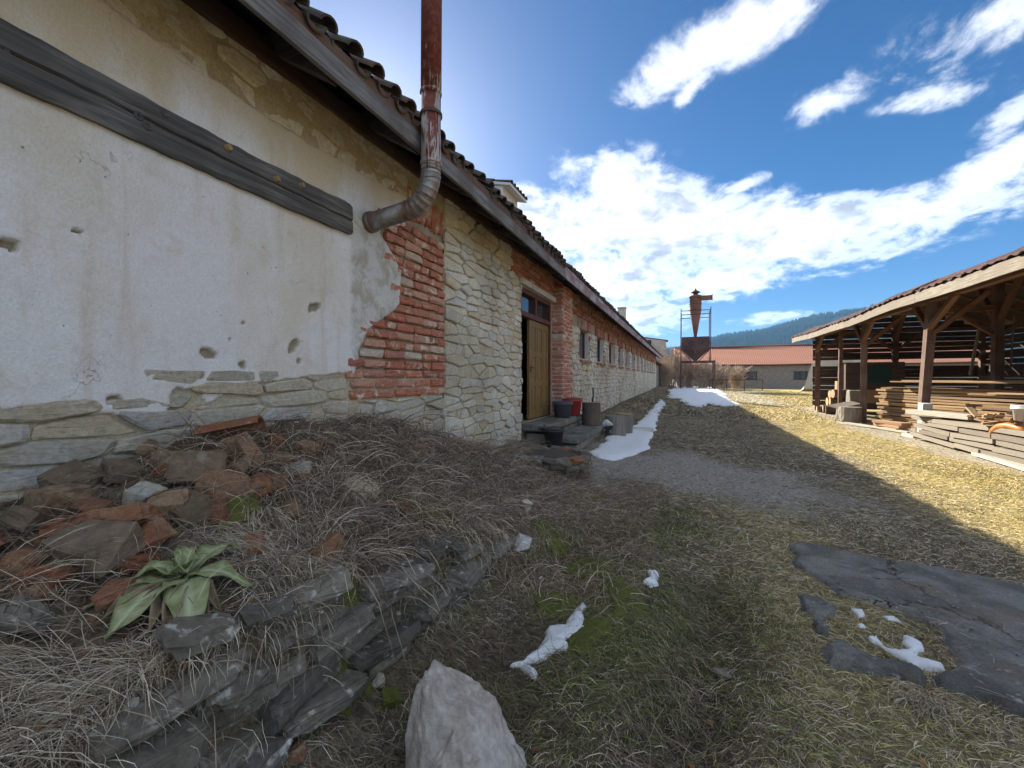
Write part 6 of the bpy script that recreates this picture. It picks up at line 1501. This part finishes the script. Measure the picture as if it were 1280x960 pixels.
# straw and stalks on the bank
onb = lambda x, y: (x > -2.47)
def bank(name, n, box, Lr, Wr, rise, pal, label, flt=None, sag_=.8, seg=4, hug=.006):
    x, y = scatter(n, *box, flt); n = len(x); z = ground_z(x, y) - .004; head = 2.6 * fbm(x, y, 1.3, 3, 171) + rng.normal(0, 1.2, n) - .6
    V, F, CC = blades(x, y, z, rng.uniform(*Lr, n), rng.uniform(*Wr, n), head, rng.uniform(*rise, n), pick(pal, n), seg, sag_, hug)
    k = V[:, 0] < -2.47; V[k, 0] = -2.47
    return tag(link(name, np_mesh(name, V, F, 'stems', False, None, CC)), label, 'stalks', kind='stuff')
STALK = [(.32, .235, .17), (.45, .355, .265), (.17, .12, .09), (.66, .56, .42), (.36, .26, .185), (.23, .16, .12)]
STRAW = [(.62, .54, .40), (.48, .41, .29), (.74, .66, .51), (.32, .255, .175)]
dens = lambda x, y: rng.uniform(0, 1, len(x)) < .25 + .75 * sstep(-.2, .3, fbm(x, y, 1.5, 3, 181) + .5 * sstep(1.4, 2.2, y))
bank('dry_stalks', 15000, (-2.47, -1.2, 1.3, 6.2), (.14, .40), (.0026, .0050), (.0, 1.15), STALK, 'tangle of brown dry stalks on the bank under the stone wall', dens)
bank('dry_stalks', 11000, (-1.5, -.3, 2.3, 6.0), (.10, .28), (.0022, .0045), (.0, .9), STALK, 'brown dry stalks on the slope below the ledge')
bank('dry_stalks', 2600, (-2.47, -1.2, -.2, 1.4), (.12, .34), (.0015, .003), (.0, 1.0), STALK, 'thin dry stalks among the rubble bricks')
bank('dry_straw', 12000, (-1.75, -1.10, -.1, 2.6), (.06, .18), (.0014, .0028), (-.1, .8), STRAW, 'pale straw along the top of the stone ledge', lambda x, y: rng.uniform(0, 1, len(x)) < sstep(-.25, .25, fbm(x, y, 2.4, 3, 191)), 1.0)
bank('dry_straw', 6500, (-1.32, -.7, -.1, 2.7), (.06, .2), (.0014, .003), (-.2, .5), DARK, 'dark straw hanging over the ledge stones', None, 1.2, hug=.0)
bank('dry_stalks', 5000, (-1.0, .45, .6, 3.2), (.10, .30), (.0018, .0036), (.0, .7), DARK, 'dark dead stems in the furrow by the boulder', lambda x, y: rng.uniform(0, 1, len(x)) < .15 + .85 * furrow(x, y))
# blond tufts
def tuft(px, py, n, Lr, W, label, lean, pal=STRAW):
    cx_, cy_ = on_ground(px, py); x = cx_ + rng.normal(0, .04, n); y = cy_ + rng.normal(0, .04, n); k = x > -2.46; x, y = x[k], y[k]; n = len(x)
    V, F, CC = blades(x, y, ground_z(x, y), rng.uniform(*Lr, n), np.full(n, W), lean + rng.normal(0, .5, n), rng.uniform(.2, 1.1, n), pick(pal, n), 5, .5, .004)
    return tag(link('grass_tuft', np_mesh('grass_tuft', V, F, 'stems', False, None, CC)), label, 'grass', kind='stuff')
tuft(15, 742, 90, (.12, .30), .0026, 'blond grass tuft at the left edge of the heap', .3)
tuft(40, 850, 260, (.10, .26), .0022, 'pale dry grass hanging at the lower left', -1.9)
tuft(170, 850, 200, (.08, .20), .0020, 'pale dry grass on the ledge under the green plant', -2.0)
tuft(110, 900, 180, (.08, .2), .0020, 'pale dry grass on the ledge at the bottom left', -2.0)
tuft(560, 720, 160, (.08, .18), .0022, 'pale grass tuft hanging over the ledge end', -1.4)
tuft(330, 690, 300, (.08, .24), .0018, 'pale straw heap right of the green plant', -2.6)
tuft(430, 720, 260, (.06, .2), .0018, 'pale straw along the upper ledge', -2.2)
tuft(1160, 880, 260, (.06, .16), .0022, 'pale grass tuft along the long concrete fragment', -2.2)
# fallen leaves
n = 700; x = rng.uniform(-2.3, 3.0, n); y = rng.uniform(.4, 6.0, n); z = ground_z(x, y) + .012; a = rng.uniform(0, 6.28, n); s = rng.uniform(.008, .022, n); V = []
for (du, dv, dz) in ((-1, 0, 0), (0, -.6, .3), (1, 0, .1), (0, .6, .35)): V.append(np.stack([x + s * (du * np.cos(a) - dv * np.sin(a)), y + s * (du * np.sin(a) + dv * np.cos(a)), z + dz * s * rng.uniform(.3, 1.6, n)], 1))
V = np.stack(V, 1).reshape(-1, 3); F = np.arange(4 * n).reshape(n, 4); C = np.repeat(pick([(.20, .10, .05), (.27, .16, .08), (.14, .09, .06), (.32, .23, .14)], n), 4, 0)
tag(link('leaf_litter', np_mesh('leaf_litter', V, F, 'stems', False, None, C)), 'small dead leaves scattered over the grass', 'leaves', kind='stuff')
# single sticks one can pick out
def stick(pix, r, label, lift=.03):
    pts_ = []
    for i, (px, py) in enumerate(pix):
        x, y = on_ground(px, py); pts_.append((x, y, gz(x, y) + lift * (1 if 0 < i < len(pix) - 1 else .4)))
    tag(MB().tube(pts_, [r * (1 - .6 * i / len(pts_)) for i in range(len(pts_))], 6).build('stick', 'twig_wood', None, True), label, 'stick', 'fallen sticks')
stick([(354, 620), (372, 630), (388, 650), (404, 684)], .006, 'pale bent stick on the rubble bank right of the bricks', .05)
stick([(510, 584), (540, 583), (562, 581), (573, 575)], .006, 'long pale stick in the stalks under the stone wall', .06)
stick([(430, 545), (470, 560), (510, 582)], .005, 'thin stick running down the bank below the brick patch', .08)
stick([(975, 935), (992, 920), (1003, 893)], .006, 'crooked stick in the grass left of the concrete fragments', .012)
stick([(808, 733), (815, 765), (840, 800)], .004, 'thin dark runner stem in the grass below the small snow lump', .012)
stick([(105, 571), (150, 567), (195, 577), (215, 580)], .006, 'dark stick lying at the foot of the plastered wall', .10)

# arching woody runners over the bank
br = MB()
for _ in range(330):
    x, y = rnd.uniform(-2.42, -1.15), rnd.uniform(.9, 5.2)
    if rnd.random() < .35: x, y = rnd.uniform(-1.3, .1), rnd.uniform(2.4, 5.0)
    p = Vector((x, y, gz(x, y))); a = rnd.uniform(0, 6.28); d = Vector((math.cos(a), math.sin(a), rnd.uniform(.1, .9))).normalized(); pts_ = [p]; L = rnd.uniform(.25, .75) / 6
    for k in range(6):
        p = p + d * L; h = gz(p.x, p.y) + .008
        if p.x < -2.46: p.x = -2.46
        if p.z < h: p.z = h; d.z = abs(d.z) * .2
        pts_.append(p.copy()); d = (d + Vector((rnd.gauss(0, .16), rnd.gauss(0, .16), -.18))).normalized()
    r = rnd.uniform(.0016, .0036); br.tube(pts_, [r * (1 - .09 * k) for k in range(7)], 4, False, rnd.random())
tag(br.build('bramble_runners', 'twig_wood'), 'woody runners arching over the bank', 'stalks', kind='stuff')
# stray straw and crumbs blown onto the concrete
x = rng.uniform(.8, 4.5, 2600); y = rng.uniform(.5, 3.2, 2600); k = (poly_sdf(x, y, big) > -.05) & (rng.uniform(0, 1, 2600) < .25 + .75 * (poly_sdf(x, y, big) < .15)); x, y = x[k], y[k]; n = len(x)
V, F, CC = blades(x, y, ground_z(x, y, False) + .040, rng.uniform(.03, .12, n), rng.uniform(.0015, .003, n), rng.uniform(0, 6.28, n), rng.uniform(0, .25, n), pick(STRAW, n), 3, .15, None)
tag(link('stray_straw', np_mesh('stray_straw', V, F, 'stems', False, None, CC)), 'stray straw blown onto the concrete', 'straw', kind='stuff')
pb = MB()
for _ in range(1500):
    if rnd.random() < .6: x, y = rnd.uniform(-1.4, 2.6), rnd.uniform(4.8, 9.0)
    else: x, y = rnd.uniform(.8, 3.6), rnd.uniform(.8, 3.0)
    if float(bare_amount(np.array([x]), np.array([y]))[0]) < .2 and not in_poly(np.array([x]), np.array([y]), big)[0]: continue
    r = rnd.uniform(.004, .016); z = gz(x, y) if y > 4 else float(ground_z(np.array([x]), np.array([y]), False)[0]) + .035
    q = [Vector((rnd.gauss(0, 1), rnd.gauss(0, 1), rnd.gauss(0, .6))).normalized() * r + Vector((x, y, z + r * .3)) for _ in range(6)]
    pb.add(q, [(0, 1, 2), (0, 2, 3), (0, 3, 1), (4, 1, 2), (4, 2, 3), (4, 3, 1), (5, 0, 1), (5, 2, 4)], rnd.random())
tag(pb.build('gravel', 'far_stone'), 'loose gravel on the bare ground', 'gravel', kind='stuff')

# ================================================================== AIR
hz = MB(); hz.box(600, 1900, 240, 9400, 8200, 520)
hz_o = tag(hz.build('haze', None), 'thin blue haze over the valley', 'haze', kind='stuff')
hm = bpy.data.materials.new('haze_air'); hm.use_nodes = True; hn = NT(hm.node_tree)
pv = hn.n('ShaderNodeVolumePrincipled'); pv.inputs['Color'].default_value = (0.25, 0.55, 1.0, 1); pv.inputs['Density'].default_value = 0.00013; pv.inputs['Anisotropy'].default_value = 0.0
ho = hn.n('ShaderNodeOutputMaterial'); hn.link(pv.outputs[0], ho.inputs['Volume']); hz_o.data.materials.append(hm)
